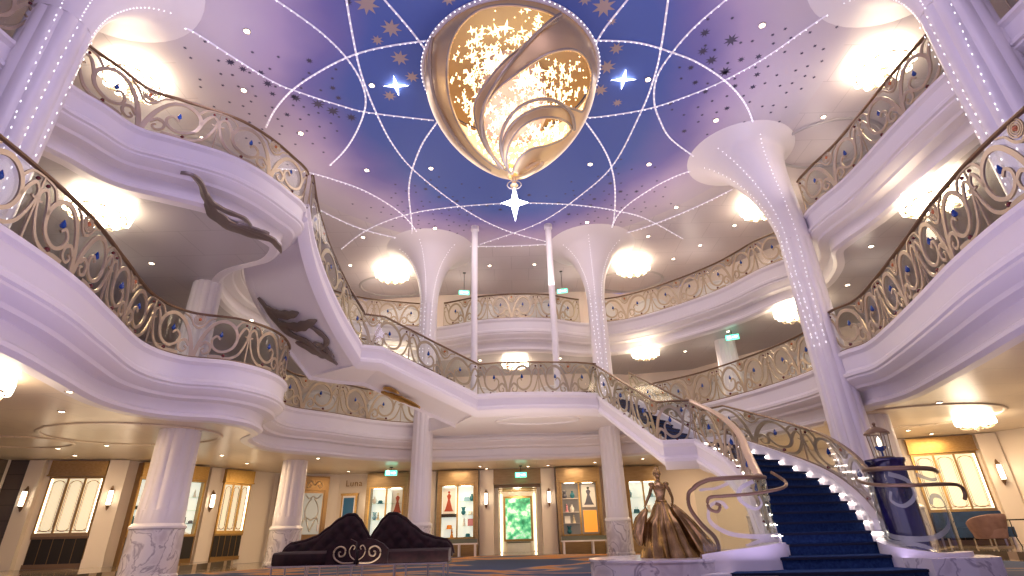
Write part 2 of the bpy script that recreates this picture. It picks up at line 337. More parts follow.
for c, R in [((-3.2, 8.27), .3), ((-2.78, 8.93), .27), ((-2.75, 9.82), .25), ((-2.55, 10.45), .2), ((2.35, 8.5), .3), ((2.7, 10.29), .25), ((2.64, 11.1), .22), ((-.92, 7.95), .3), ((-1.3, 8.2), .18), ((-3.3, 11.1), .2), ((-3.2, 9.26), .16), ((1.31, 8.1), .2), ((1.88, 8.3), .17), ((2.85, 9.7), .2), ((2.6, 8.9), .13), ((-2.4, 7.9), .16), ((3.2, 11.6), .16)]: nst(c, R, 8, .45, 3, .3)
rr = random.Random(3); placed = []
for _ in range(9000):
    a = rr.uniform(0, 2 * PI); R = rr.uniform(4.6, 8.5); c = (.1 + R * math.cos(a), 11.0 + R * math.sin(a))
    dens = .5 + .5 * math.cos(a * 6 + .3)
    if rr.random() > dens ** 2 * (1 if R > 5.2 else .35) or any((c[0] - q[0]) ** 2 + (c[1] - q[1]) ** 2 < .08 for q in placed): continue
    placed.append(c); nst(c, (.10 if R < 6.9 and rr.random() < .25 else .055), 8 if R < 6.5 else 6, .45, 2, rr.random())
    if len(placed) > 420: break
m1.build('ceiling', ['mural_led_glow', 'ceil5', mat('painted_dark_star', (.07, .06, .11), .5), mat('painted_gold_star', (.44, .34, .30), .4)], smooth=False, fix=False, kind='structure')

# led strips on the ceiling
STRIPS = {
'a': [(-8.15, 8.1), (-7.84, 8.63), (-7.53, 8.92), (-7.01, 9.62), (-6.32, 10.47), (-5.75, 10.87), (-4.82, 11.38), (-4.04, 11.71), (-2.2, 12.1)],
'b': [(-5.6, 7.7), (-4.81, 8.59), (-4.4, 9.16), (-4.1, 9.81), (-3.95, 10.58), (-4.05, 11.38), (-4.54, 12.36), (-5.2, 13.29), (-5.95, 14.07)],
'c': [(-3.5, 7.2), (-3.75, 8.95), (-3.88, 10.31), (-3.83, 11.72), (-3.65, 13.1), (-3.19, 14.49), (-1.98, 16.54), (-.66, 18.09), (.81, 19.13), (3.47, 20.4)],
'd': [(-3.2, 7.4), (-2.38, 8.86), (-2.05, 9.57)],
'e': [(-1.98, 9.3), (-2.9, 9.42), (-3.79, 9.63), (-4.68, 10.02), (-5.82, 10.71), (-6.65, 11.45), (-7.27, 12.21)],
'f': [(-1.75, 11.7), (-2.2, 12.3), (-2.87, 13.44), (-3.57, 15.4), (-4.02, 18.46), (-4.6, 20.1)],
'g': [(-7.97, 14.14), (-7.03, 14.29), (-5.97, 14.89), (-5.03, 15.7), (-4.15, 17.12), (-3.75, 18.8), (-3.5, 20.6)],
'o': [(-7.35, 16.42), (-6.04, 18.05), (-3.95, 19.2), (-1.4, 19.75), (1.47, 19.75), (3.36, 19.47), (4.92, 18.9), (6.07, 18.13), (7.22, 17.1), (8.17, 16.05)],
'h': [(-7.24, 19.62), (-5.74, 18.14), (-3.97, 17.13), (-2.22, 16.72), (-.1, 16.55), (1.6, 16.65), (3.06, 16.91), (4.28, 17.32), (5.37, 17.87), (7.37, 19.58)],
'i': [(1.95, 11.9), (2.47, 12.15), (4.06, 11.88), (5.2, 11.38), (6.03, 10.85), (6.85, 10.1), (7.59, 9.16), (8.13, 8.52)],
'j': [(5.6, 7.9), (4.76, 8.99), (4.33, 9.86), (4.12, 10.68), (4.26, 11.57), (4.62, 12.36), (5.2, 13.23), (6.4, 14.27), (6.97, 14.66)],
'k': [(3.7, 7.4), (3.98, 9.51), (4.05, 10.75), (3.95, 12.08), (3.57, 14.31), (2.82, 15.85), (1.19, 17.96), (-1.32, 19.59)],
'l': [(3.3, 7.6), (2.5, 9.0), (2.28, 9.6)],
'm': [(2.2, 9.42), (3.33, 9.52), (4.33, 9.86), (5.15, 10.24), (6.14, 10.93), (7.0, 11.8), (7.68, 12.88), (8.1, 14.2)],
'n': [(1.9, 11.7), (2.4, 12.4), (3.05, 13.5), (3.5, 14.56), (3.87, 16.04), (4.15, 18.3), (4.0, 20.1)],
'p': [(6.9, 14.66), (5.98, 15.06), (5.12, 15.91), (4.34, 17.2), (4.15, 18.6), (4.51, 19.9), (5.46, 21.24)]}
WHERE = {'a': 'sweeping in from the upper left corner to the star chandelier', 'b': 'looping left of the left white star', 'c': 'running from the top left behind the two slim poles', 'd': 'short one touching the upper left of the chandelier ring', 'e': 'arching left from the chandelier ring towards the upper left balcony', 'f': 'dropping from the lower left of the chandelier to the back left column', 'g': 'crossing above the left back chandelier light', 'o': 'widest ring arc over the back gallery', 'h': 'flattened arc behind the hanging white star', 'i': 'sweeping from the chandelier to the upper right corner', 'j': 'looping right of the right white star', 'k': 'running from the top right down behind the hanging star', 'l': 'short one touching the upper right of the chandelier ring', 'm': 'arching right from the chandelier ring to the right column flare', 'n': 'dropping from the lower right of the chandelier to the back right column', 'p': 'crossing above the right back chandelier light'}
for k, pts in STRIPS.items():
    c = catmull([(x * KC, y * KC, ZC - .02) for x, y in pts], 8); mb = MB(); mb.tube(c, .026, 6, flat=.6)
    mb.mi = 1; d = 0
    for a, b in zip(c, c[1:]):
        d += (b - a).length
        if d > .12: d = 0; mb.ball((a.x, a.y, a.z - .02), .014, 5, 3)
    mb.build('light_strip', ['led', 'sparkle'], label='ceiling led strip ' + WHERE[k], category='light strip', group='led strips drawn across the ceiling')

# white and big ceiling stars
def star4(mb, c, R, t=.03, q=.22, n=4, rot=0., M=None):
    pl = [((R if k % 2 == 0 else R * q) * math.cos(rot + PI * k / n), (R if k % 2 == 0 else R * q) * math.sin(rot + PI * k / n)) for k in range(2 * n)]
    vs = [V((x, y, 0)) for x, y in pl] + [V((0, 0, t)), V((0, 0, -t))]
    fs = [[i, (i + 1) % (2 * n), 2 * n] for i in range(2 * n)] + [[(i + 1) % (2 * n), i, 2 * n + 1] for i in range(2 * n)]
    if M is not None: vs = [M @ v for v in vs]
    mb.add([v + V(c) for v in vs], fs)
for x, w in ((-3.03, 'left'), (3.21, 'right')):
    mb = MB(); star4(mb, (x * KC, 10.7 * KC, ZC - .05), .33, .04, .2); mb.build('star_light', 'starwhite', smooth=False, label='white four pointed star light on the blue ceiling %s of the chandelier' % w, category='star light')

# downlights ------------------------------------------------------
mb = MB(); mb.lathe([(.075, 0), (.075, -.012), (.055, -.016), (.055, -.004)], n=14)
dl0 = mb.build('downlight', 'steel', label='small round recessed downlight in the upper painted ceiling', category='downlight', group='downlights in the upper ceiling')
mb = MB(); mb.lathe([(.0, -.010), (.055, -.010), (.055, -.006)], n=14); dg = mb.build('bulb', 'down_glow', dl0)
first = True
def downs(pts, z, label, group, s=1.):
    global first
    for x, y in pts:
        o = dl0 if first else copy_tree(dl0)
        first = False; o.location = (x, y, z); o.scale = (s, s, s); o['label'] = label; o['group'] = group
downs([(x * KC, y * KC) for x, y in [(-6.29, 8.9), (-7.24, 10.75), (-6.33, 12.51), (-4.8, 14.38), (-2.63, 14.37), (2.75, 14.38), (4.76, 14.46), (3.08, 18.05), (-3.05, 18.2), (6.36, 9.12), (6.34, 12.42), (6.41, 17.14), (5.81, 19.29), (-6.1, 18.76), (8.29, 20.19), (7.44, 21.4), (-7.34, 21.2), (-1.01, 21.6), (1.06, 21.6), (-3.7, 10.7), (3.9, 10.75), (-8.5, 17.5), (9.2, 18.6), (9.6, 12.4), (-9.4, 12.6)]], ZC - .005, 'small round recessed downlight in the upper painted ceiling', 'downlights in the upper ceiling', 1.1)
downs([(-9.0, 11.57), (9.08, 11.68), (6.76, 19.93), (7.66, 17.74), (7.92, 19.3), (-1.36, 20.4), (1.86, 20.41), (-8.3, 15.5), (-9.2, 9.8), (9.8, 14.0), (3.6, 21.2)], CZ4 - .005, 'small round recessed downlight in the middle gallery ceiling', 'downlights in the middle gallery ceiling')
downs([(-7.66, 8.86), (-8.94, 10.33), (-10.37, 11.73), (-12.46, 14.67), (-10.94, 14.4), (-8.9, 14.51), (-9.07, 16.76), (-9.6, 15.6), (-13.01, 16.0), (-6.53, 17.99), (-9.23, 18.76), (-5.12, 21.97), (-6.7, 22.0), (-1.43, 21.44), (-1.22, 22.3), (.45, 21.88), (1.23, 21.72), (3.0, 21.14), (9.36, 11.7), (11.79, 14.07), (12.82, 14.77), (13.6, 14.2), (11.2, 15.46), (12.4, 16.2), (4.68, 20.4)], CZ3 - .005, 'small round recessed downlight in the glossy lower ceiling', 'downlights in the lower ceiling')

# ------------------------------------------------------------------ columns
def column(loc, ztop, label, base=True, flare=None, r=.4, lights=False, z0=0, group='round columns', gang=None, fw=1.5, lean=(0, 0)):
    if base: z0 = .013
    t = empty('column', label, 'column', (loc[0], loc[1], z0), 0, group)
    if base:
        fl = lambda a, z: 1 + .02 * abs(math.sin(6 * a))
        mb = MB(); mb.lathe([(r * 1.32, 0), (r * 1.32, .10), (r * 1.24, .13), (r * 1.2, .95), (r * 1.2, 1.0)], n=48, flute=fl); mb.build('base', 'marble', t, label='veined marble base')
        mb = MB(); mb.lathe([(r * 1.22, 1.0), (r * 1.27, 1.02), (r * 1.27, 1.06), (r * 1.18, 1.1), (r * 1.13, 1.12)], n=36); mb.build('collar', 'white_marble', t)
    zb = 1.12 if base else 0
    zt = flare or (ztop - z0)
    fu = lambda a, z: 1 - (.075 * (1 - abs(math.cos(6 * a))) if z > zb + .28 else 0)
    mb = MB(); mb.lathe([(r * 1.1, zb), (r * 1.1, zb + .27), (r * 1.1, zb + .285), (r * 1.04, zt * .6), (r, zt)], n=72, flute=fu); mb.build('shaft', 'plaster', t)
    if flare:
        H = ztop - z0; pr = []
        for k in range(15):
            u = k / 14; rr_ = r + fw * (1 - math.sqrt(max(0, 1 - u ** 2.0))) * 1.0 + .12 * u
            pr.append((rr_, zt + (H - zt) * (u ** .9)))
        LN = lambda q: V((q[0] + lean[0] * max(0, (q[2] - zt) / (H - zt)) ** 1.7, q[1] + lean[1] * max(0, (q[2] - zt) / (H - zt)) ** 1.7, q[2]))
        mb = MB(); mb.lathe(pr, n=48); mb.v = [tuple(LN(q)) for q in mb.v]; mb.build('flare', 'plaster', t, label='trumpet flare opening to the ceiling')
        mb = MB(); rg = random.Random(int(loc[0] * 10))
        for j in range(3):
            a = gang + (j - 1) * .55 if gang is not None else j
            for k in range(44):
                z = .8 + (zt - .8) * k / 44 if base else zt * k / 44
                if z + z0 < 4.6: continue
                aa = a + .25 * math.sin(z * .5 + j)
                mb.ball((r * 1.08 * math.cos(aa), r * 1.08 * math.sin(aa), z + rg.uniform(-.05, .05)), .007, 5, 3, (1, 1, 3.5))
            for k in range(26):
                u = k / 26; rr_ = r + fw * (1 - math.sqrt(max(0, 1 - u ** 2))) + .12 * u; z = zt + (H - zt) * u ** .9; aa = a + .25 * math.sin(zt * .5 + j) + (j - 1) * .4 * u
                mb.ball((rr_ * 1.01 * math.cos(aa), rr_ * 1.01 * math.sin(aa), z), .010, 5, 3)
        mb.v = [tuple(LN(q)) for q in mb.v]
        mb.build('light_string', 'sparkle', t, label='strings of tiny white lights')
    return t
column((-8.0, 12.75), CZ3 + .04, 'white fluted column with marble base, nearest on the left under the bulging balcony', r=.44)
column((-7.5, 18.6), CZ3 + .04, 'white fluted column just left of the dark sofa', r=.4)
column((7.9, 18.6), CZ3 + .04, 'white column standing behind the upper part of the stair', r=.4)
column((8.75, 13.3), CZ3 + .04, 'white column to the right of the curved stair rail, behind the lantern', r=.44)
column((-3.2, 18.5), ZC, 'tall back column left of the two poles, flaring into the ceiling', flare=8.7, r=.33, fw=1.3, lights=True, gang=-PI / 2)
column((3.2, 18.5), ZC, 'tall back column right of the two poles, flaring into the ceiling', flare=8.7, r=.33, fw=1.3, lights=True, gang=-PI / 2)
column((7.6, 12.3), ZC, 'tall tapering column with light strings beside the curved stair, right', flare=7.6, r=.38, fw=1.05, lean=(-.5, .72), lights=True, gang=-PI * .75)
column((8.1, 6.6), ZC, 'tall column with light strings at the upper right corner', flare=9.2, r=.46, fw=1.35, lights=True, gang=-PI * .95)
column((-8.0, 6.5), ZC, 'tall column with light strings at the upper left corner', flare=9.2, r=.46, fw=1.35, lights=True, gang=-.1)
column((-8.3, 12.9), CZ4 + .04, 'short upper gallery column behind the left balcony rail', base=False, z0=Z4 - .02, r=.36)
column((7.9, 18.8), CZ4 + .04, 'short white column behind the right middle gallery rail', base=False, z0=Z4 - .02, r=.36)
for x, w in ((-1.42, 'left'), (1.5, 'right')):
    mb = MB(); mb.lathe([(.15, Z4), (.15, Z4 + .1), (.11, Z4 + .14), (.11, ZC - .2), (.15, ZC - .16), (.15, ZC)], (x * .93, 16.75, 0), n=24)
    mb.build('pole', 'plaster', label='slim white round pole rising from the stair landing to the ceiling, %s of the pair' % w, category='pole', group='slim landing poles')

# ------------------------------------------------------------------ railings
S_BIG = [(.02, .0), (.07, .25), (.17, .52), (.34, .74), (.56, .80), (.76, .68), (.84, .46), (.76, .24), (.56, .14), (.38, .22), (.33, .38), (.42, .47), (.50, .40)]
S_LIST = [(S_BIG, .034), ([(.10, .22), (.20, .32), (.31, .26), (.31, .13), (.21, .08), (.15, .15), (.20, .20)], .024),
          ([(.0, .60), (.10, .66), (.2, .80), (.34, .86)], .018),
          ([(.30, .03), (.48, .04), (.70, .02), (.90, .12), (1.02, .34), (1.09, .6)], .028),
          ([(.84, .46), (.92, .66), (1.0, .74), (1.08, .66), (1.06, .55), (1.0, .56)], .022),
          ([(.76, .68), (.88, .84), (1.09, .87)], .018)]
def frame_at(path, cum, s):
    import bisect
    s = max(0, min(cum[-1] - 1e-6, s)); i = min(max(bisect.bisect_right(cum, s) - 1, 0), len(path) - 2)
    t = (s - cum[i]) / max(cum[i + 1] - cum[i], 1e-9); p = path[i].lerp(path[i + 1], t); d = path[i + 1] - path[i]; d.z = 0; d.normalize()
    return p, V((-d.y, d.x, 0))
def railing(path, label, h=1.03, group='scrolled balcony railings', unit=2.2, glass='glass', rail_w=.045, flipn=1, rail_m='bronze_rail', name='railing', gem_seed=0):
    path = [V(p) for p in path]; cum = [0.]
    for a, b in zip(path, path[1:]): cum.append(cum[-1] + math.hypot(b.x - a.x, b.y - a.y))
    T = cum[-1]; nU = max(1, round(T / unit)); w = T / nU; k = w / 2 / 1.1
    t = empty(name, label, 'railing', tuple(path[0]), 0, group); O = path[0]
    loc = [p - O for p in path]
    mb = MB(); mb.tube([p + V((0, 0, h)) for p in loc], rail_w, 8, flat=.6); mb.build('handrail', rail_m, t)
    mb = MB(); mb.tube([p + V((0, 0, .02)) for p in loc], .025, 6); mb.build('bottom_rail', 'bronze_rail', t)
    hs = (h - .04) / .9
    for u in range(nU):
        s0 = u * w; mid = s0 + w / 2; P = MB()
        def place(x, y, off=0.):
            p, n = frame_at(loc, cum, x); return p + V((0, 0, .03 + y * hs)) + n * off
        ribs = [(1, pts, wd) for pts, wd in S_LIST] + [(-1, pts, wd) for pts, wd in S_LIST]
        for sg, pts, wd in ribs:
            c = catmull([(a, b, 0) for a, b in pts], 4); rows = []
            for i, q in enumerate(c):
                a = c[max(i - 1, 0)]; b = c[min(i + 1, len(c) - 1)]; d = (b - a).normalized(); nn = V((-d.y, d.x, 0)); ww = wd * (1.25 - .7 * i / len(c))
                e1 = q + nn * ww; e2 = q - nn * ww; row = []
                for e, off in ((e1, .014), (e2, .014), (e2, -.014), (e1, -.014)):
                    yy = min(max(e.y, 0), .9); row.append(place(mid + sg * e.x * k, yy, off))
                rows.append(row)
            P.grid(rows, cv=True)
        for rad in (.115, .085, .055):
            rows = []
            for i in range(17):
                a = 2 * PI * i / 16
                rows.append([place(mid + (rad + dr) * math.cos(a) * k, .79 + (rad + dr) * math.sin(a), off) for dr, off in ((.009, .012), (-.009, .012), (-.009, -.012), (.009, -.012))])
            P.grid(rows, cv=True)
        for sg in (-1, 1):      # slim baluster posts
            x = mid + sg * w * .499
            P.grid([[place(x + dx, y, off) for dx, off in ((-.012, -.012), (.012, -.012), (.012, .012), (-.012, .012))] for y in (0, .9)], cv=True)
        sc = P.build('scroll_panel', 'champagne', t, smooth=False)
        def gem(nm, m, x, y, r, sy=1., n=8):
            p = place(mid + x * k, y); g = MB(); g.ball((0, 0, 0), r, n, 6, (1, 1, sy))
            if nm == 'blue_gem': g.v = [(a * (.95 - c / r * .34), b * (.95 - c / r * .34), c) for a, b, c in g.v]
            o = g.build(nm, m, sc); o.location = p
        gem('amber_gem', 'amber_gem', 0, .79, .038)
        for sg in (-1, 1):
            gem('blue_gem', 'blue_gem', sg * .50, .52, .037, 2.0)
            gem('red_gem', 'red_gem', sg * .62, .07, .040)
            gem('red_gem', 'red_gem', sg * 1.0, .80, .030)
        gl = MB(); st = max(2, int(w / .3)); lo = []; hi = []
        for i in range(st + 1):
            x = s0 + .015 + (w - .03) * i / st; lo.append(place(x, .0, .028)); hi.append(place(x, .88, .028))
        gl.grid([lo, hi]); gl.grid([[p + V((0, 0, 0)) for p in lo], hi][:0] or [lo, hi]) if False else None
        gl.build('glass_panel', glass, t, fix=False)
    return t
def sub(path, f0, f1):
    return path[f0:f1 + 1]
def idx(path, x, y): return min(range(len(path)), key=lambda i: (path[i].x - x) ** 2 + (path[i].y - y) ** 2)
def inset(pts, d=.03, flip=-1):
    ns = normals(pts, False, flip); return [p - n * d for p, n in zip(pts, ns)]
def arcseg(path, a, b):
    i, j = idx(path, *a), idx(path, *b)
    if i <= j: seg = path[i:j + 1]
    else: seg = path[i:] + path[:j + 1]
    return inset(seg)
railing(arcseg(d4, (1.6, 19.3), (7.78, 12.9)), 'scrolled glass railing on the right middle gallery, behind the curved stair')
railing(arcseg(d4, (7.66, 12.0), (6.45, 4.4)), 'scrolled glass railing on the near right middle balcony, large at the right edge')
railing(arcseg(d4, (-6.3, 3.7), (-6.05, 13.7)), 'scrolled glass railing on the near left middle balcony, bulging over the columns')
railing(arcseg(d4, (-6.85, 15.2), (-1.7, 19.35)), 'scrolled glass railing on the far left middle gallery, under the stair soffit')
i0 = idx(d5, -8.0, 14.2)
railing(arcseg(d5, (-8.0, 14.2), (-3.5, 19.7)), 'scrolled glass railing on the upper back gallery, left of the back left column')
railing(arcseg(d5, (-2.85, 19.65), (2.75, 19.65)), 'scrolled glass railing on the upper back gallery, between the two back columns')
railing(arcseg(d5, (3.5, 19.7), (8.6, 13.4)), 'scrolled glass railing on the upper gallery, right of the back right column')
railing(arcseg(d5, (7.95, 12.0), (8.15, 7.1)), 'scrolled glass railing on the upper right balcony beside the tall column')
railing(arcseg(d5, (8.28, 6.0), (8.0, 3.2)), 'short stretch of railing in the extreme upper right corner')
railing(arcseg(d5, (-8.0, 4.0), (-8.05, 6.2)), 'short stretch of railing in the extreme upper left corner')
railing(arcseg(d5, (-7.9, 6.95), (-5.2, 11.15)), 'scrolled glass railing on the upper left balcony')

# ------------------------------------------------------------------ grand staircase
ST = empty('staircase', 'grand curving staircase with dark blue carpet runner, white stone steps and moulded stringers', 'staircase', (4.5, 8.5, 0))
so = V((4.5, 8.5, 0))
def loc_pts(pts): return [V(p) - so for p in pts]
STR = [(-.16, .12), (.06, .12), (.09, .09), (.09, .02), (.05, -.02), (.03, -.05), (.03, -.24), (.06, -.28), (.10, -.31), (.10, -.38), (.05, -.43), (-.04, -.50), (-.16, -.54)]
def resample(pts, n):
    cum = [0.]
    for a, b in zip(pts, pts[1:]): cum.append(cum[-1] + (b - a).length)
    out = []
    for i in range(n + 1):
        s = cum[-1] * i / n; j = 0
        while j < len(pts) - 2 and cum[j + 1] < s: j += 1
        t = (s - cum[j]) / max(1e-9, cum[j + 1] - cum[j]); out.append(pts[j].lerp(pts[j + 1], min(1, t)))
    return out
def flight(inn, out, n, z0, z1, margin_i=.20, margin_o=.22):
    I = resample(catmull([(x, y, 0) for x, y in inn], 8), n); O = resample(catmull([(x, y, 0) for x, y in out], 8), n)
    rise = (z1 - z0) / n
    cm = MB()
    for k in range(n):
        zt = z0 + rise * (k + 1); a, b, c, d = I[k], O[k], O[k + 1], I[k + 1]
        mb = MB(); mb.prism([((a - so).x, (a - so).y), ((b - so).x, (b - so).y), ((c - so).x, (c - so).y), ((d - so).x, (d - so).y)], zt - rise - .02, zt)
        mb.build('step', 'white_marble', ST, smooth=False)
        def mixp(p, q, dd): L_ = (q - p).length; return p + (q - p) * (dd / L_)
        ca, cb = mixp(a, b, margin_i), mixp(b, a, margin_o); cc_, cd = mixp(c, d, margin_o), mixp(d, c, margin_i)
        f = ((a + b) / 2 - (c + d) / 2).normalized() * .035
        q = [ca + f, cb + f, cc_, cd]; q = [(v - so) for v in q]
        cm.mi = 0; cm.prism([(v.x, v.y) for v in q], zt + .001, zt + .014)
        r_ = [ca + f * .3 - so, cb + f * .3 - so, cb - f * .1 - so, ca - f * .1 - so]; cm.prism([(v.x, v.y) for v in r_], zt - rise + .012, zt)
        cm.mi = 1; r_ = [ca + f * 1.35 - so, cb + f * 1.35 - so, cb + f * .2 - so, ca + f * .2 - so]; cm.prism([(v.x, v.y) for v in r_], zt - .028, zt + .008)
    cm.build('carpet_runner', ['carpet_blue', 'nosing'], ST, smooth=False, label='dark blue carpet runner')
    return I, O
def path3(pts2, z0, z1):
    c = catmull([(x, y, 0) for x, y in pts2], 8); cum = [0.]
    for a, b in zip(c, c[1:]): cum.append(cum[-1] + (b - a).length)
    return [V((p.x, p.y, z0 + (z1 - z0) * s / cum[-1])) for p, s in zip(c, cum)]
A_in = [(3.95, 9.25), (4.17, 10.0), (4.47, 11), (4.52, 12), (4.25, 12.9)]
A_out = [(5.8, 9.25), (6.15, 10.3), (6.3, 11.4), (6.05, 12.5), (5.4, 13.8)]
B_in = [(3.5, 13.0), (3.0, 14.4), (2.5, 15.8)]; B_out = [(5.0, 14.3), (4.4, 15.7), (3.75, 17.0)]
C1_in = [(-1.1, 15.5), (-2.42, 14.85), (-3.72, 14.17)]; C1_out = [(-2.0, 17.3), (-3.3, 16.7), (-4.7, 16.0)]
C2_in = [(-4.25, 13.94), (-4.7, 13.24), (-5.0, 12.5), (-5.15, 11.75), (-5.15, 11.1)]; C2_out = [(-6.1, 15.1), (-6.9, 14.2), (-7.3, 13.3), (-7.2, 12.4)]
ZM, ZN = 2.56, 5.5
flight(A_in, A_out, 13, .48, ZM); flight(B_in, B_out, 11, ZM, Z4); flight(C1_in, C1_out, 7, Z4, ZN); flight(C2_in, C2_out, 16, ZN, Z5)
# lower wide steps
for k, (pl, cpl) in enumerate([(((2.55, 8.45), (3.6, 8.2), (5.0, 8.12), (5.7, 8.3), (5.7, 9.5), (3.95, 9.5)), ((2.95, 8.36), (3.8, 8.15), (5.0, 8.08), (5.62, 8.2), (5.62, 9.4), (3.6, 9.4))),
                              (((3.0, 9.05), (3.7, 8.78), (5.0, 8.66), (5.7, 8.75), (5.7, 9.5), (3.95, 9.5)), ((3.35, 8.93), (3.9, 8.70), (5.0, 8.62), (5.65, 8.70), (5.65, 9.4), (3.9, 9.4))),
                              (((3.95, 9.22), (5.0, 9.16), (5.8, 9.22), (5.82, 9.5), (3.97, 9.5)), ((4.22, 9.18), (5.0, 9.13), (5.68, 9.18), (5.68, 9.5), (4.22, 9.5)))]):
    z = .16 * k
    mb = MB(); mb.prism([(x - so.x, y - so.y) for x, y in pl], z - .004 if k else 0.0, z + .16); mb.build('step', 'white_marble', ST, smooth=False)
    mb = MB(); mb.prism([(x - so.x, y - so.y) for x, y in cpl], z + .162, z + .175)
    front = [(x - so.x, y - so.y) for x, y in cpl[:-2]]
    for (x0, y0), (x1, y1) in zip(front, front[1:]):
        mb.mi = 1; mb.prism([(x0, y0 - .02), (x1, y1 - .02), (x1, y1 + .04), (x0, y0 + .04)], z + .135, z + .17)
        mb.mi = 0; mb.prism([(x0, y0 + .0), (x1, y1 + .0), (x1, y1 + .05), (x0, y0 + .05)], z + .012, z + .135)
    mb.build('carpet_runner', ['carpet_blue', 'nosing'], ST, smooth=False)
# white light strips set under the nosings at the carpet's sides
def stepglow(inn, out, n, z0, z1):
    I = resample(catmull([(x, y, 0) for x, y in inn], 8), n); O = resample(catmull([(x, y, 0) for x, y in out], 8), n); rise = (z1 - z0) / n; mb = MB()
    for k in range(n):
        zt = z0 + rise * (k + 1); a, b = I[k], O[k]; d = (b - a).normalized(); f = V((-d.y, d.x, 0)) * -.02
        for p, q in ((a + d * .04, a + d * .22), (b - d * .22, b - d * .04)):
            c = [p + f - so, q + f - so, q - so, p - so]; mb = MB(); mb.prism([(v.x, v.y) for v in c], zt - .035, zt - .022)
            mb.build('step_light', 'step_glow', ST, smooth=False, label='glowing light strip under the step edge')
stepglow(A_in, A_out, 13, .48, ZM)
# stringers, soffits, landings
ain, aout = path3(A_in, .48, ZM), path3(A_out, .48, ZM); bin_, bout = path3(B_in, ZM, Z4), path3(B_out, ZM, Z4)
c1i, c1o = path3(C1_in, Z4, ZN), path3(C1_out, Z4, ZN); c2i, c2o = path3(C2_in, ZN, Z5), path3(C2_out, ZN, Z5)
land_f = [V((2.5, 15.8, Z4)), V((1.9, 15.58, Z4)), V((.7, 15.42, Z4)), V((-.3, 15.38, Z4)), V((-1.1, 15.5, Z4))]
inner_line = ain + bin_[0:] + land_f[1:-1] + c1i + c2i
def clean(pts):
    out = [pts[0]]
    for p in pts[1:]:
        if (p - out[-1]).length > .02: out.append(p)
    return out
inner_line = clean(inner_line)
mb = MB(); sweep(mb, loc_pts(inner_line), STR, False, 1); mb.build('stringer', 'plaster', ST, angle=28, label='moulded ivory stringer facing the atrium')
outer_line = clean(aout + [V((5.35, 14.0, ZM)), V((5.0, 14.3, ZM))] + bout)
STRO = [(-.12, .34), (.05, .34), (.07, .31), (.07, .27), (.03, .24)] + STR[5:]
mb = MB(); sweep(mb, loc_pts(outer_line), STRO, False, -1); mb.build('stringer', 'plaster', ST, angle=28)
outer_c = clean(c1o + [V((-5.4, 15.7, ZN))] + c2o)
mb = MB(); sweep(mb, loc_pts(outer_c), STR, False, -1); mb.build('stringer', 'plaster', ST, angle=28)
def soffit(I, O, drop=.46, m='plaster'):
    n = 30; a = resample(I, n); b = resample(O, n); mb = MB(); rows = []
    for p, q in zip(a, b):
        rows.append([p.lerp(q, t) - V((0, 0, drop - (.10 * (4 * t * (1 - t)))))for t in (0, .1, .3, .5, .7, .9, 1)])
    mb.grid([[v - so for v in r] for r in rows]); return mb
for a, b in ((ain, aout), (bin_, bout), (c1i, c1o), (c2i, c2o)): soffit(a, b).build('soffit', 'plaster', ST, fix=False)
def slabp(pts, z, nm='landing'):
    mb = MB(); mb.prism([(x - so.x, y - so.y) for x, y in pts], z - .44, z); mb.build(nm, 'plaster', ST, smooth=False)
slabp([(3.5, 13.0), (4.25, 12.9), (5.4, 13.8), (5.35, 14.0), (5.0, 14.3)], ZM)
slabp([(-3.72, 14.17), (-4.25, 13.94), (-6.1, 15.1), (-5.4, 15.7), (-4.7, 16.0)][::-1], ZN)
slabp([(-1.1, 15.5), (-.3, 15.38), (.7, 15.42), (1.9, 15.58), (2.5, 15.8), (3.75, 17.0), (3.9, 18.7), (1.7, 19.5), (-1.7, 19.5), (-3.6, 18.9), (-2.0, 17.3)], Z4)
# solid base under the first flight
mb = MB(); n = 24; a = resample(ain, n); b = resample(aout, n)
mb.grid([[V((p.x, p.y, 0)) - so for p in a], [V((p.x, p.y, max(p.z - .42, .05))) - so for p in a]])
mb.grid([[V((p.x, p.y, 0)) - so for p in b], [V((p.x, p.y, max(p.z - .42, .05))) - so for p in b]])
# oval relief under the landing
mb = MB(); rows = []
for i in range(40):
    an = 2 * PI * i / 40; rows.append([V((.7 + (1.25 + dr) * math.cos(an), 16.75 + (.55 + dr) * math.sin(an), Z4 - .44 - dz)) - so for dr, dz in ((0, 0), (.03, .04), (.08, .04), (.1, 0))])
mb.grid(rows, cu=True); mb.build('relief', 'plaster', ST, label='oval relief under the landing')

railing(inset(clean(ain)[::-1], .04, -1), 'inner railing of the lower curved flight, with the widest pale handrail', group='scrolled stair railings', rail_w=.075, rail_m='champagne_light')
railing(inset(clean([ain[-1]] + bin_), .04, -1), 'inner railing of the short flight between the lower landing and the main landing', group='scrolled stair railings')
railing(inset(clean([bin_[-1]] + land_f[1:]), .04, -1), 'railing across the front of the main stair landing', group='scrolled stair railings', unit=1.8)
railing(inset(clean(c1i + c2i), .04, -1), 'inner railing of the upper flight climbing left to the top balcony', group='scrolled stair railings')
railing([p + V((0, 0, .32)) for p in inset(clean(aout + [V((5.0, 14.3, ZM))]), .04, 1)], 'outer railing of the lower curved flight, right of the blue steps', h=.76, group='scrolled stair railings')
railing([p + V((0, 0, .32)) for p in inset(clean(bout), .04, 1)], 'outer railing of the short middle flight, glimpsed behind', h=.76, group='scrolled stair railings')
railing(inset(clean(c1o + c2o), .04, 1), 'outer railing of the upper flight, glimpsed behind', group='scrolled stair railings')


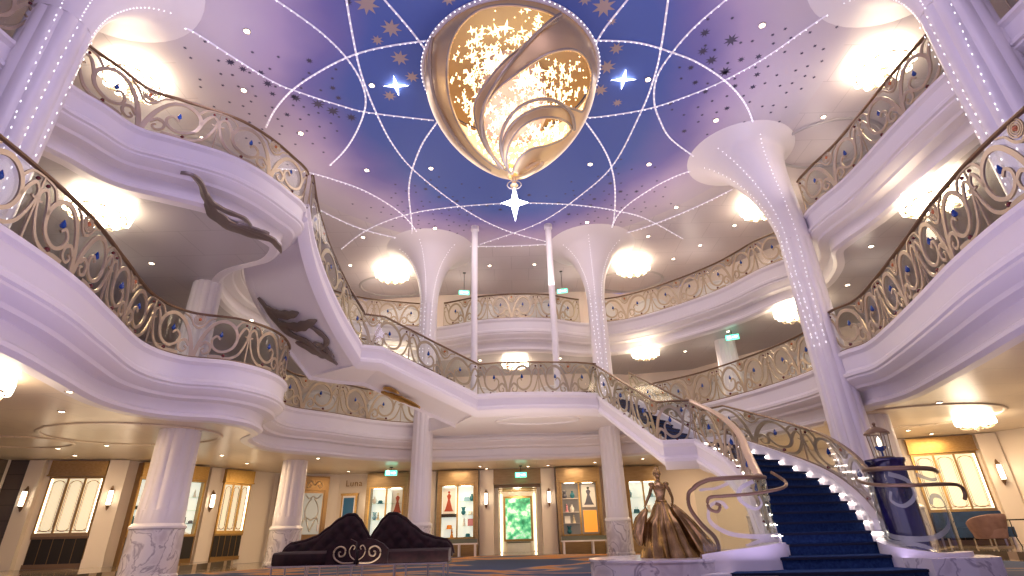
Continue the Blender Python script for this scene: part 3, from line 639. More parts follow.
def leaf_ribbon(mb, pts, nrm, w):
    c = catmull(pts, 6); n_ = V(nrm).normalized(); rows = []; m = len(c)
    for i, p in enumerate(c):
        a = c[max(i - 1, 0)]; b_ = c[min(i + 1, m - 1)]; t = (b_ - a).normalized(); s_ = t.cross(n_).normalized(); u = i / (m - 1)
        ww = w * (math.sin(PI * min(1, u * .96 + .04)) ** .7 + .04) * (1 + .12 * math.sin(u * 26))
        rows.append([p + s_ * ww + n_ * .02, p - s_ * ww + n_ * .02, p - s_ * ww - n_ * .02, p - n_ * .045, p + s_ * ww - n_ * .02])
    mb.grid(rows, cv=True)
mb = MB(); z = 7.03
for pts, w_ in (([(-6.15, 7.95), (-5.98, 8.05), (-5.98, 8.35), (-6.14, 8.81), (-6.25, 9.32), (-6.19, 9.8)], .06), ([(-6.14, 8.9), (-6.25, 9.32), (-6.17, 9.8), (-5.89, 10.2), (-5.54, 10.53)], .17), ([(-6.02, 8.6), (-6.08, 8.99), (-5.94, 9.3), (-5.74, 9.54), (-5.7, 9.87)], .07), ([(-6.1, 9.7), (-5.8, 10.05), (-5.55, 10.4), (-5.5, 10.75), (-5.55, 11.1)], .09), ([(-5.95, 9.75), (-5.7, 10.0), (-5.45, 10.2)], .06)):
    leaf_ribbon(mb, [(x, y, z) for x, y in pts], (0, 0, 1), w_)
mb.build('leaf_ornament', 'leaf', label='curling grey acanthus leaf ornament under the upper left balcony', category='ornament')
q = V((.06, -.1, -.06))
mb = MB()
for pts, w_ in (([(-7.1, 13.35, 6.9), (-6.94, 13.51, 6.70), (-6.70, 13.79, 6.37), (-6.34, 14.0, 6.05), (-5.79, 14.03, 5.78), (-5.28, 14.23, 5.40)], .10), ([(-6.94, 13.5, 6.7), (-6.6, 13.6, 6.5), (-6.2, 13.5, 6.42), (-5.92, 13.36, 6.42)], .13), ([(-6.6, 13.8, 6.3), (-6.1, 13.75, 6.15), (-5.7, 13.5, 6.12), (-5.36, 13.3, 6.16)], .14)):
    leaf_ribbon(mb, [V(p) + q - so for p in pts], (.35, .58, .74), w_)
mb.build('leaf_ornament', 'leaf', ST, label='upper grey leaf ornament on the stair soffit')
mb = MB()
for pts, w_ in (([(-5.75, 13.5, 6.15), (-5.45, 13.6, 5.98), (-5.2, 13.75, 5.75), (-5.35, 14.0, 5.62), (-5.6, 14.1, 5.65)], .08), ([(-6.2, 14.15, 5.85), (-5.8, 14.2, 5.66), (-5.5, 14.2, 5.52), (-5.24, 14.2, 5.40), (-5.0, 14.3, 5.2)], .13), ([(-5.6, 13.9, 5.75), (-5.3, 14.0, 5.6), (-5.05, 14.1, 5.35)], .07)):
    leaf_ribbon(mb, [V(p) + q - so for p in pts], (.35, .58, .74), w_)
mb.build('leaf_ornament', 'leaf', ST, label='lower grey leaf ornament on the stair soffit')
mb = MB(); leaf_ribbon(mb, [V(p) - so for p in ((-4.1, 15.95, 4.78), (-3.7, 15.95, 4.62), (-3.35, 16.0, 4.5), (-2.9, 16.1, 4.3))], (.1, .3, .9), .14); leaf_ribbon(mb, [V(p) - so for p in ((-4.0, 15.8, 4.85), (-3.8, 15.7, 4.8), (-3.5, 15.75, 4.68))], (.1, .3, .9), .08)
mb.build('leaf_ornament', 'gold', ST, label='small gold leaf ornament at the soffit end')
# flared glass wings at the foot of the stair
def wing(pts, zt, zbase, hr, label, side):
    t = empty('newel_wing', label, 'newel', (0, 0, 0), 0)
    c = catmull([(x, y, 0) for x, y in pts], 10); n = len(c)
    zb = [zbase(i / (n - 1)) for i in range(n)]; zh = [zt(i / (n - 1)) for i in range(n)]
    mb = MB(); ns = normals(c)
    rows = [[V((p.x, p.y, 0)) + nn * .11, V((p.x, p.y, z)) + nn * .10, V((p.x, p.y, z)) - nn * .10, V((p.x, p.y, 0)) - nn * .11] for p, nn, z in zip(c, ns, zb)]
    mb.grid(rows, cv=True); mb.f += [[0, 1, 2, 3], [(n - 1) * 4 + i for i in (3, 2, 1, 0)]]; mb.m += [0, 0]
    mb.build('base_wall', 'plaster', t)
    mb = MB(); mb.grid([[V((p.x, p.y, z)) for p, z in zip(c, zb)], [V((p.x, p.y, z)) for p, z in zip(c, zh)]]); mb.build('glass_panel', 'glass_dark', t, fix=False)
    mb = MB(); mb.tube([V((p.x, p.y, z)) for p, z in zip(c, zh)], .035, 10); mb.build('handrail', 'bronze_rail', t)
    # etched swirls on the glass
    def onc(u, v, off=.012):
        f = u * (n - 1); i = min(int(f), n - 2); k = f - i; p = c[i].lerp(c[i + 1], k); nn = ns[i]; z = zb[i] + v * (zh[i] - zb[i]); return V((p.x, p.y, z)) + nn * off * side
    sw = MB()
    for pts2, wd in (([(.08, .9), (.16, .96), (.26, .86), (.22, .68), (.10, .66), (.04, .5), (.08, .28), (.25, .12), (.5, .12), (.72, .22), (.86, .42), (.84, .62), (.74, .66), (.7, .56)], .035),
                     ([(.46, .93), (.58, .84), (.60, .66), (.50, .52), (.42, .58), (.44, .70)], .025), ([(.66, .92), (.78, .86), (.92, .9)], .02), ([(.12, .02), (.35, .03), (.5, .06), (.62, .02)], .03)):
        cc2 = catmull([(a_, b_, 0) for a_, b_ in pts2], 5); rows = []
        for i, q in enumerate(cc2):
            a_ = cc2[max(i - 1, 0)]; b_ = cc2[min(i + 1, len(cc2) - 1)]; d = b_ - a_; d = V((d.x * 1.8, d.y, 0)).normalized(); nn = V((-d.y / 1.8, d.x, 0)) * wd * (1.3 - .6 * i / len(cc2))
            rows.append([onc(min(max(q.x + nn.x, 0), .99), min(max(q.y + nn.y, .01), .98)), onc(min(max(q.x - nn.x, 0), .99), min(max(q.y - nn.y, .01), .98))])
        sw.grid(rows)
    sw.build('etched_scroll', 'frost', t, fix=False, label='etched frosted scrolls')
    return t, c, zb, zh
lw, lc, lzb, lzh = wing([(3.95, 9.35), (3.98, 9.0), (3.6, 8.72), (3.1, 8.75), (2.8, 8.95)], lambda u: 1.48 - .05 * u if u < .8 else 1.44 - (u - .8) ** 1.3 * .9, lambda u: .52 - max(0, u - .4) * .22, .9, 'flared glass wing with curling handrail at the left foot of the stair', 1)
mb = MB(); pth = [lc[-1] + V((0, 0, lzh[-1]))] + [V((x, y, z)) for x, y, z in ((2.72, 9.0, 1.25), (2.70, 8.98, 1.05), (2.82, 8.94, .82), (2.98, 8.88, .62), (3.0, 8.86, .45), (2.9, 8.88, .37), (2.74, 8.95, .36))]
mb.tube(catmull(pth, 6), .03, 8); mb.build('rail_end', 'bronze_rail', lw, label='rail end sweeping down in an s curve')
mb = MB(); mb.tube(catmull([(4.15, 9.1, 1.55), (4.2, 8.8, 1.38), (4.0, 8.55, 1.27), (3.5, 8.45, 1.2), (3.1, 8.5, 1.18), (2.88, 8.55, 1.16), (2.86, 8.56, 1.02), (2.97, 8.54, .97), (3.02, 8.53, 1.05), (2.96, 8.54, 1.08)], 6), .024, 8); mb.build('grab_rail', 'bronze_rail', lw, label='slim grab rail ending in a volute')
rw, rc, rzb, rzh = wing([(5.82, 9.35), (5.58, 8.95), (5.55, 8.55), (5.8, 8.3), (6.15, 8.3), (6.42, 8.55)], lambda u: 1.55 - .1 * u, lambda u: .56 - min(u * 1.6, 1) * .2, .9, 'flared glass wing with etched scrolls at the right foot of the stair', 1)
mb = MB(); mb.tube(catmull([(5.62, 9.3, 1.45), (5.42, 8.9, 1.36), (5.4, 8.5, 1.28), (5.7, 8.15, 1.24), (6.2, 8.12, 1.24), (6.5, 8.3, 1.22), (6.56, 8.34, 1.12), (6.52, 8.33, 1.04)], 6), .026, 8); mb.build('grab_rail', 'bronze_rail', rw, label='slim grab rail turned down at its end')
mb = MB(); mb.prism([(5.45, 8.45), (5.6, 8.1), (6.1, 7.98), (6.55, 8.1), (6.8, 8.6), (6.7, 9.2), (5.95, 9.6)], 0.013, .3); mb.build('plinth', 'marble', label='veined marble plinth under the right glass wing of the stair', category='plinth', smooth=False)
# marble plinth and bronze
cen = V((2.45, 9.75, 0))
pp = [(cen.x + 1.28 * math.cos(a), cen.y + 1.05 * math.sin(a)) for a in [PI * .35 + i * (PI * 1.28) / 30 for i in range(31)]] + [(3.3, 8.65), (3.85, 9.2), (3.85, 10.2), (3.6, 10.7)]
mb = MB(); mb.prism(pp, .013, .30); mb.prism([(cen.x + (x - cen.x) * 1.015, cen.y + (y - cen.y) * 1.015) for x, y in pp], .30, .335); mb.build('plinth', 'marble', label='low rounded marble plinth under the bronze statue', category='plinth', smooth=False)
# ------------------------------------------------------------------ bronze statue
def fold(a, v, sd): return 1 + (  .10 * math.sin(13 * a + 2 * math.sin(3 * v) + sd) + .03 * math.sin(23 * a + sd * 2)) * (1 - v) ** .6
sx_, sy_, sz_ = 2.42, 9.62, .335
T = empty('statue', 'bronze statue of a woman holding out a long ball gown, on the marble plinth', 'statue', (sx_, sy_, sz_))
mb = MB(); rows = []; n = 112
lv = [(0, .40, .56, .42), (.08, .39, .52, .40), (.25, .36, .42, .36), (.45, .31, .33, .31), (.55, .27, .27, .27), (.62, .20, .21, .21), (.76, .145, .145, .15), (.82, .105, .105, .10), (.87, .07, .07, .06)]
for z, rl, rr_, ry in lv:
    v = z / .87; row = []
    for i in range(n):
        a = 2 * PI * i / n; r = fold(a, v, 0); cx_ = math.cos(a); rx = rr_ if cx_ > 0 else rl
        hem = .02 * math.sin(9 * a) * (1 - v) ** 3
        row.append((rx * cx_ * r, ry * math.sin(a) * r, max(z + (hem if z > 0 else 0), 0)))
    rows.append(row)
mb.grid(rows, cv=True); mb.f.append(list(range(n))[::-1]); mb.m.append(0)
mb.build('gown', 'bronze', T, angle=70)
def drape(P, W, name='drape'):      # hanging folded sheets gathered at the hands
    mb = MB(); rows = []
    for i, (p, w_) in enumerate(zip(P, W)):
        row = []
        for k in range(28):
            a = 2 * PI * k / 28; r = 1 + .28 * math.sin(5 * a + i * .25); row.append((p[0] + w_ * r * math.cos(a), p[1] + w_ * .75 * r * math.sin(a), p[2] + (.02 * math.sin(5 * a) if i == 0 else 0)))
        rows.append(row)
    mb.grid(rows, cv=True); mb.f += [list(range(28)), [(len(P) - 1) * 28 + k for k in range(28)]]; mb.m += [0, 0]
    return mb.build(name, 'bronze', T, angle=70)
drape([(-.44, -.08, .20), (-.455, -.08, .30), (-.43, -.08, .45), (-.38, -.08, .60), (-.31, -.07, .70), (-.285, -.07, .745)], [.045, .075, .095, .085, .05, .015])
drape([(.62, -.12, .02), (.58, -.14, .10), (.47, -.16, .3), (.34, -.16, .52), (.22, -.12, .70), (.17, -.09, .79)], [.20, .19, .15, .11, .07, .03])
mb = MB()
rw_ = []
for z, a, b, ox, oy in [(.84, .075, .062, 0, 0), (.90, .060, .050, 0, 0), (.96, .072, .056, 0, -.004), (1.02, .088, .068, 0, -.012), (1.07, .090, .062, 0, -.008), (1.11, .098, .050, .0, 0), (1.135, .075, .040, 0, 0), (1.15, .034, .030, 0, 0), (1.19, .027, .027, -.004, -.004), (1.215, .030, .030, -.008, -.008)]:
    rw_.append([(ox + a * 1.22 * math.cos(2 * PI * k / 20), oy + b * math.sin(2 * PI * k / 20), z) for k in range(20)])
mb.grid(rw_, cv=True)
mb.ball((-.012, -.012, 1.272), .070, 16, 10, (.82, .95, 1.08))
mb.ball((-.03, -.068, 1.26), .011, 8, 5, (.8, 1.3, 1.4))                                   # nose
for q in (-1, 1): mb.ball((-.028 + q * .022, -.062, 1.278), .009, 8, 5); mb.ball((-.012 + q * .052, -.01, 1.262), .012, 8, 5, (.5, 1, 1.4))
mb.ball((-.03, -.064, 1.235), .012, 8, 4, (1.5, .6, .45))
def arm(P, hand):
    c = catmull(P, 5); k = len(c); mb.tube(c, [.034 - .015 * i / k for i in range(k)], 10)
    w_, d = V(hand[0]), V(hand[1]).normalized(); s_ = d.cross(V((0, 1, 0))).normalized()
    mb.tube([w_, w_ + d * .018, w_ + d * .04], [.014, .02, .019], 8, flat=.55)
    for f in range(4):
        b = w_ + d * .038 + s_ * (f - 1.5) * .0095; ln = (.030, .036, .034, .026)[f]
        mb.tube([b, b + d * ln * .6, b + d * ln * .9 + V((0, .012, -.006))], [.0055, .005, .004], 6)
    b = w_ + d * .012 - s_ * .018; mb.tube([b, b - s_ * .014 + d * .014, b - s_ * .012 + d * .028], [.0065, .0055, .0045], 6)
arm([(-.105, 0, 1.105), (-.15, -.02, 1.03), (-.185, -.035, .95), (-.235, -.05, .87), (-.275, -.06, .79)], ((-.275, -.06, .79), (-.3, -.1, -1)))
arm([(.105, 0, 1.105), (.15, -.02, 1.04), (.17, -.04, .965), (.185, -.06, .89), (.175, -.075, .82)], ((.175, -.075, .82), (-.1, -.1, -1)))
mb.build('figure', 'bronze', T, angle=70)
mb = MB()
for q in (-1, 1): mb.ball((q * .125, 0, 1.115), .052, 14, 8, (1, .9, .85))
for k in range(24):
    a = 2 * PI * k / 24; mb.ball((.088 * math.cos(a), .066 * math.sin(a) - .01, 1.075), .012, 6, 4)
mb.build('sleeve', 'bronze', T)
mb = MB(); mb.ball((-.008, .014, 1.298), .075, 16, 8, (.95, 1.0, .95)); mb.ball((.0, .045, 1.362), .045, 12, 8)
for k in range(9):
    a = PI * k / 8; mb.ball((-.012 + .056 * math.cos(a), -.02, 1.285 + .052 * math.sin(a)), .017, 8, 5)
mb.build('hair', 'bronze', T, label='upswept hair with a bun')
mb = MB(); mb.ball((-.01, .07, .84), .05, 12, 6, (1.2, .7, .8)); mb.tube([(.09 * math.cos(2 * PI * k / 20), .08 * math.sin(2 * PI * k / 20), .845) for k in range(20)], .014, 6, True); mb.build('sash', 'bronze', T)
# ------------------------------------------------------------------ seating
def chaise(mir, label):
    t = empty('chaise_sofa', label, 'sofa', (-3.04, 11.5, .012), 0, 'back to back chaise sofas'); s = -1 if mir else 1
    LN = 1.72
    HP = [(0, .40), (.04, .56), (.14, .645), (.35, .68), (.62, .76), (.85, .92), (1.05, 1.08), (1.22, 1.165), (1.36, 1.165), (1.48, 1.06), (1.60, .88), (LN, .70)]
    def hh(x):
        for (a, p), (b, q) in zip(HP, HP[1:]):
            if x <= b: u = (x - a) / (b - a); u = u * u * (3 - 2 * u) * .4 + u * .6; return p + (q - p) * u
        return HP[-1][1]
    X = lambda x: s * (LN - x)           # outer end far from the middle
    yb = lambda x: .30 - .42 * max(0, .35 - x) ** 1.2
    mb = MB(); rows = []; nx, nz = 60, 22
    def face(front):
        rs = []
        for i in range(nx + 1):
            x = LN * i / nx; top = hh(x); row = []
            for k in range(nz + 1):
                v = k / nz; z = .36 + (top - .36) * v; y = yb(x) + .10 * v
                edge = min(1, (1 - v) * 6, v * 8 + .3, x * 8 + .1, (LN - x) * 8 + .1)
                y += (-1 if front else 1) * (.085 * math.sqrt(max(edge, 0)))
                if front: y += .038 * (abs(math.sin((x * 11 + z * 11))) ** .5 * abs(math.sin((x * 11 - z * 11))) ** .5 - 1) * -1 * edge
                row.append(V((X(x), y, z)))
            rs.append(row)
        return rs
    fr, bk = face(True), face(False)
    mb.grid([a + b[::-1] for a, b in zip(fr, bk)], cv=True); k = 2 * (nz + 1); mb.f += [list(range(k)), [nx * k + i for i in range(k)]]; mb.m += [0, 0]
    mb.build('backrest', 'velvet', t, angle=60, label='buttoned backrest rising to a hump')
    mb = MB(); mb.tube([V((X(LN * i / nx), yb(LN * i / nx) + .10, hh(LN * i / nx) + .004)) for i in range(nx + 1)], .035, 8); mb.build('piping', 'velvet', t)
    mb = MB(); pr = []
    for i in range(15):
        x = .03 + (LN - .05) * i / 14; e = math.sin(PI * min(1, i / 3) / 2); y0 = -.42 * (.55 + .45 * e); pr.append([V((X(x), y, z)) for y, z in ((yb(x) + .06, .28), (y0 + .02, .28), (y0 - .01, .32), (y0 - .02, .42), (y0 + .0, .475), (y0 + .05, .50), (yb(x), .515))])
    mb.grid(pr, cv=True); mb.f += [list(range(7)), [14 * 7 + i for i in range(7)]]; mb.m += [0, 0]; mb.build('seat', 'velvet', t)
    # arm panel with a scroll near the middle
    mb = MB(); prof = [(1.14, .285), (1.14, .52), (1.25, .62), (1.42, .70), (1.56, .715), (1.68, .66), (1.70, .285)]
    vs = [V((X(x), -.47, z)) for x, z in prof] + [V((X(x), -.36, z)) for x, z in prof]; n = len(prof)
    mb.add(vs, [list(range(n)), list(range(2 * n - 1, n - 1, -1))] + [[i, (i + 1) % n, n + (i + 1) % n, n + i] for i in range(n)]); ap = mb.build('arm', 'velvet', t, smooth=False)
    mb = MB(); sp_ = [(1.68 - .015, .31), (1.55, .305), (1.42, .32), (1.30, .40), (1.29, .52), (1.39, .585), (1.49, .54), (1.48, .44), (1.40, .42), (1.375, .48), (1.41, .50)]
    mb.tube([V((X(p.x), -.475, p.y)) for p in catmull([(a, b, 0) for a, b in sp_], 6)], .027, 6, flat=.6)
    mb.tube([V((X(p.x), -.475, p.y)) for p in catmull([(1.68, .36, 0), (1.60, .42, 0), (1.57, .52, 0), (1.62, .60, 0), (1.67, .575, 0), (1.65, .53, 0)], 6)], .017, 6, flat=.6)
    mb.build('scroll_ornament', 'champagne', ap, label='pale metal scroll ornament')
    mb = MB(); mb.box(X(.03), X(1.70), -.43, .36, .255, .28); mb.build('frame', 'steel', t, smooth=False)
    for x, y in ((.10, -.36), (.10, .30), (.50, .32), (.80, -.40), (1.02, -.40), (1.15, .30), (1.62, -.40)):
        mb = MB(); mb.box(X(x) - .013, X(x) + .013, y - .013, y + .013, 0, .26); mb.build('leg', 'steel', t, smooth=False)
chaise(True, 'left half of the dark aubergine velvet chaise pair, its low end pointing left')
chaise(False, 'right half of the dark aubergine velvet chaise pair, its low end pointing right')
t = empty('barrel_chair', 'rose brown velvet barrel armchair seen from behind, at the right edge', 'armchair', (11.75, 14.6, .14), .25)
mb = MB(); rows = []
for z, r in ((.20, .33), (.3, .37), (.5, .43), (.66, .46), (.74, .47), (.76, .455)):
    rows.append([V((r * math.cos(a), r * .85 * math.sin(a), .2 + (z - .2) * (1 - .34 * abs((i - 14) / 14) ** 2.6))) for i, a in enumerate([PI * (1.0 - .18) + (PI * 1.36) * i / 28 for i in range(29)])])
inn = [[p * 0 + V((p.x * .84, p.y * .84, p.z)) for p in r] for r in rows]
mb.grid(rows + inn[::-1], cu=True); k = 29
mb.build('backrest', 'rose', t)
mb = MB(); mb.lathe([(.30, .20), (.33, .22), (.36, .40), (.34, .44), (.0, .46)], n=28); mb.build('seat', 'rose', t)
mb = MB(); mb.box(-.26, .26, -.26, -.23, 0, .03); mb.box(-.26, .26, .23, .26, 0, .03); mb.box(-.27, -.24, -.26, .26, 0, .03); mb.box(.24, .27, -.26, .26, 0, .03)
for a in (-1, 1):
    for b in (-1, 1): mb.box(a * .25 - .012, a * .25 + .012, b * .24 - .012, b * .24 + .012, .02, .21)
mb.build('frame', 'steel', t, smooth=False)
t = empty('banquette', 'dark blue velvet sofa against the right wall behind the rose armchair', 'sofa', (12.75, 16.45, .14), -.38)
mb = MB(); mb.box(-.8, .8, .0, .16, .2, .86); mb.box(-.8, .8, -.05, .05, .3, .84); mb.build('backrest', 'navy', t, smooth=False)
mb = MB(); mb.box(-.8, .8, -.55, 0, .2, .45); mb.build('seat', 'navy', t, smooth=False)
for x in (-.72, .72):
    for y in (-.48, .1):
        mb = MB(); mb.box(x - .02, x + .02, y - .02, y + .02, 0, .2); mb.build('leg', 'steel', t, smooth=False)
t = empty('side_table', 'slim dark metal side table right of the rose armchair, cut by the frame', 'table', (12.9, 14.7, .14), .1)
mb = MB(); mb.box(-.35, .5, -.25, .25, .60, .63); mb.build('tabletop', 'dark', t, smooth=False)
for x in (-.3, .45):
    for y in (-.2, .2):
        mb = MB(); mb.tube([(x * .75, y, 0), (x * 1.05, y, .3), (x, y, .6)], .013, 6); mb.build('leg', 'dark', t)
# pedestal and lantern inside the right wing
mb = MB(); mb.lathe([(.30, 0), (.30, .06), (.26, .09), (.255, 1.30), (.285, 1.34), (.285, 1.38)], (5.9, 8.88, .3), 32); mb.build('pedestal', 'indigo', label='glossy dark indigo cylindrical pedestal behind the right glass wing', category='pedestal')
t = empty('lantern', 'glass lantern with bronze domed roof and blue candle cup, on the indigo pedestal', 'lantern', (5.9, 8.88, 1.68), .3)
mb = MB(); mb.lathe([(.15, 0), (.15, .03), (.12, .04), (.0, .04)], n=6); mb.build('base', 'bronze_rail', t, smooth=False)
mb = MB(); mb.lathe([(.125, .04), (.15, .40)], n=6); mb.f = mb.f[:6]; mb.m = mb.m[:6]; mb.build('glass_panel', 'glass', t, smooth=False, fix=False)
for k in range(6):
    a = 2 * PI * k / 6; mb = MB(); mb.tube([(.127 * math.cos(a), .127 * math.sin(a), .04), (.152 * math.cos(a), .152 * math.sin(a), .40)], .007, 6); mb.build('frame_bar', 'bronze_rail', t)
mb = MB(); mb.lathe([(.185, .39), (.185, .41), (.15, .45), (.09, .49), (.04, .505), (.02, .52), (.018, .54), (.03, .555), (.02, .58), (.0, .585)], n=24); mb.build('roof', 'bronze_rail', t)
mb = MB(); mb.lathe([(.03, .04), (.015, .06), (.015, .12), (.07, .16), (.08, .2), (.0, .2)], n=16); mb.build('candle_cup', MA['blue_gem'], t, label='blue candle cup')
mb = MB(); mb.lathe([(.02, .2), (.028, .25), (.02, .31), (.0, .36)], n=10); mb.build('flame', 'white_glow', t)
# framed corridor etc. is with the walls
# ------------------------------------------------------------------ lower perimeter
def wf(p0, p1, z=0.):
    d = V((p1[0] - p0[0], p1[1] - p0[1])); return ((p0[0] + p1[0]) / 2, (p0[1] + p1[1]) / 2, z), math.atan2(d.y, d.x), d.length
def pilaster(p, rz, w, z0, label, num, h=CZ3):
    mb = MB(); mb.box(-w / 2, w / 2, -.14, .12, z0, h - .02); mb.box(-w / 2 - .015, w / 2 + .015, -.16, .1, z0, z0 + .22)
    o = mb.build('trim_%d' % num, 'plaster_warm', smooth=False, kind='structure'); o.location = (p[0], p[1], 0); o.rotation_euler = (0, 0, rz); return o
aL = wf(WALL[1], WALL[2])[1]; aL2 = wf(WALL[2], WALL[3])[1]; aL3 = wf(WALL[3], WALL[4])[1]; aR = wf(WALL[11], WALL[12])[1]
pilaster((-14.68, 16.80), aL, .42, .14, '', 3); pilaster((-12.50, 17.22), (aL + aL2) / 2, .50, .14, '', 4); pilaster((-10.82, 19.72), (aL2 + aL3) / 2, .34, .14, '', 5)
pilaster((14.1, 16.42), aR, .5, .14, '', 6); pilaster((11.95, 17.3), (aR + wf(WALL[10], WALL[11])[1]) / 2, .4, .14, '', 7)
for x, k in ((-1.24, 8), (1.24, 9)): pilaster((x, 22.78), 0, .56, 0, '', k)
pilaster((-3.45, 22.75), 0, .34, 0, '', 10); pilaster((3.75, 22.8), .1, .34, 0, '', 11)
def stone(p0, p1, num, m, d=.05):
    loc, rz, w = wf(p0, p1); mb = MB(); mb.box(-w / 2, w / 2, -d, .1, .14, CZ3 - .01)
    for k in range(1, 7): mb.mi = 1; mb.box(-w / 2, w / 2, -d - .004, -d + .01, .14 + k * .43, .15 + k * .43)
    o = mb.build('trim_%d' % num, [m, 'dark'], smooth=False, kind='structure'); o.location = loc; o.rotation_euler = (0, 0, rz)
stone((-15.42, 16.69), (-14.92, 16.80), 16, 'dark_stone', .1); stone((-17, 9), (-15.45, 16.5), 12, 'dark_stone'); stone((14.55, 16.0), (17, 9), 13, 'tan_stone')
def lit_window(p0, p1, npane, num, edges=(1, 1), z0=.14):
    loc, rz, w = wf(p0, p1)
    mb = MB(); mb.box(-w / 2, w / 2, -.02, .1, z0, 3.1); root = mb.build('window_%d' % num, 'gold_dark', smooth=False, kind='structure'); root.location = loc; root.rotation_euler = (0, 0, rz)
    mb = MB(); mb.box(-w / 2 - .03, w / 2 + .03, -.16, 0, 2.68, 3.12); mb.box(-w / 2 - .05, w / 2 + .05, -.19, 0, 2.66, 2.70); mb.box(-w / 2 + .08, w / 2 - .08, -.17, -.1, 2.76, 3.04); mb.build('header', 'gold', root, smooth=False, label='brushed gold header panel')
    mb = MB(); mb.box(-w / 2, w / 2, -.09, 0, .98, 1.08); mb.box(-w / 2, w / 2, -.09, 0, 2.60, 2.68); mb.box(-w / 2, -w / 2 + .05, -.07, 0, 1.0, 2.66); mb.box(w / 2 - .05, w / 2, -.07, 0, 1.0, 2.66)
    pw = (w - .10) / npane
    for k in range(1, npane): x = -w / 2 + .05 + pw * k; mb.box(x - .025, x + .025, -.08, 0, 1.05, 2.64)
    mb.build('window_frame', 'gold', root, smooth=False)
    for k in range(npane):
        x0 = -w / 2 + .05 + pw * k + .025; x1 = x0 + pw - .05; mb = MB(); mb.box(x0, x1, -.035, -.02, 1.08, 2.60); pn = mb.build('pane', 'pleat', root, smooth=False)
        mb = MB(); xc, rx = (x0 + x1) / 2, (x1 - x0) / 2 - .03; pts = [V((xc + rx * math.cos(a), -.045, 2.42 + .12 * math.sin(a))) for a in [PI * i / 10 for i in range(11)]] + [V((xc + rx * math.cos(a), -.045, 1.24 + .12 * math.sin(a))) for a in [PI + PI * i / 10 for i in range(11)]]
        mb.tube(pts, .008, 5, True); mb.tube([V((xc + rx * .8 * (p.x - xc) / rx, p.y, p.z)) for p in pts], .005, 5, True); mb.box(x0, x1, -.05, -.035, 1.13, 1.145); mb.build('tracery', 'gold_dark', pn)
    mb = MB()
    if edges[0]: mb.box(-w / 2 + .052, -w / 2 + .085, -.05, -.03, 1.09, 2.59)
    if edges[1]: mb.box(w / 2 - .085, w / 2 - .052, -.05, -.03, 1.09, 2.59)
    mb.build('edge_light', 'window_edge', root, smooth=False)
    mb = MB(); mb.box(-w / 2 + .03, w / 2 - .03, -.05, -.02, z0 + .12, .92)
    for k in range(1, 5): x = -w / 2 + w * k / 5; mb.mi = 1; mb.box(x - .008, x + .008, -.06, -.05, z0 + .12, .92)
    mb.box(-w / 2, w / 2, -.08, 0, z0, z0 + .12); mb.box(-w / 2, w / 2, -.07, 0, .92, .985); mb.build('grille', ['dark', 'gold_dark'], root, smooth=False)
    return root
lit_window((-14.28, 16.93), (-12.82, 17.23), 3, 1, (1, 1))
lit_window((-10.62, 20.10), (-10.10, 21.07), 3, 2, (0, 1))
lit_window((12.25, 17.2), (13.8, 16.6), 3, 3, (0, 1))
def sconce(p, rz, label):
    t = empty('wall_sconce', label, 'wall lamp', (p[0], p[1], 2.02), rz, 'tall glowing wall sconces')
    mb = MB(); mb.prism([(.06 * math.cos(a) * (1 if abs(math.sin(a)) < .9 else .8), .36 * math.sin(a)) for a in [2 * PI * i / 20 for i in range(20)]], 0, .03, Matrix.Rotation(PI / 2, 4, 'X')); mb.build('back_plate', 'bronze_rail', t, smooth=False)
    mb = MB(); mb.lathe([(.0, -.22), (.05, -.21), (.055, -.15), (.055, .15), (.05, .21), (.0, .22)], (0, -.08, 0), 14); mb.build('lamp_shade', 'white_glow', t)
    for s_ in (-1, 1): mb = MB(); mb.lathe([(.06, 0), (.04, s_ * .05), (.012, s_ * .08), (.0, s_ * .10)], (0, -.08, s_ * .2), 12); mb.build('finial', 'bronze_rail', t)
def off(p, rz, d): return (p[0] + math.sin(rz) * d, p[1] - math.cos(rz) * d)
for p, rz, lb in (((-14.66, 16.8), aL, 'glowing wall sconce on the pilaster at the far left edge'), ((-12.52, 17.24), (aL + aL2) / 2, 'glowing wall sconce between the left lit window and the shelf case'), ((-10.84, 19.74), (aL2 + aL3) / 2, 'glowing wall sconce left of the narrow lit window'),
                  ((-1.26, 22.78), 0, 'glowing wall sconce left of the central corridor'), ((1.26, 22.78), 0, 'glowing wall sconce right of the central corridor'), ((14.08, 16.42), aR, 'glowing wall sconce at the right edge above the armchair'), ((-6.02, 23.06), wf(WALL[5], WALL[6])[1], 'glowing wall sconce beside the framed blue panel')):
    q = off(p, rz, .19 if abs(p[0]) != 6.02 else .04); sconce(q, rz, lb)
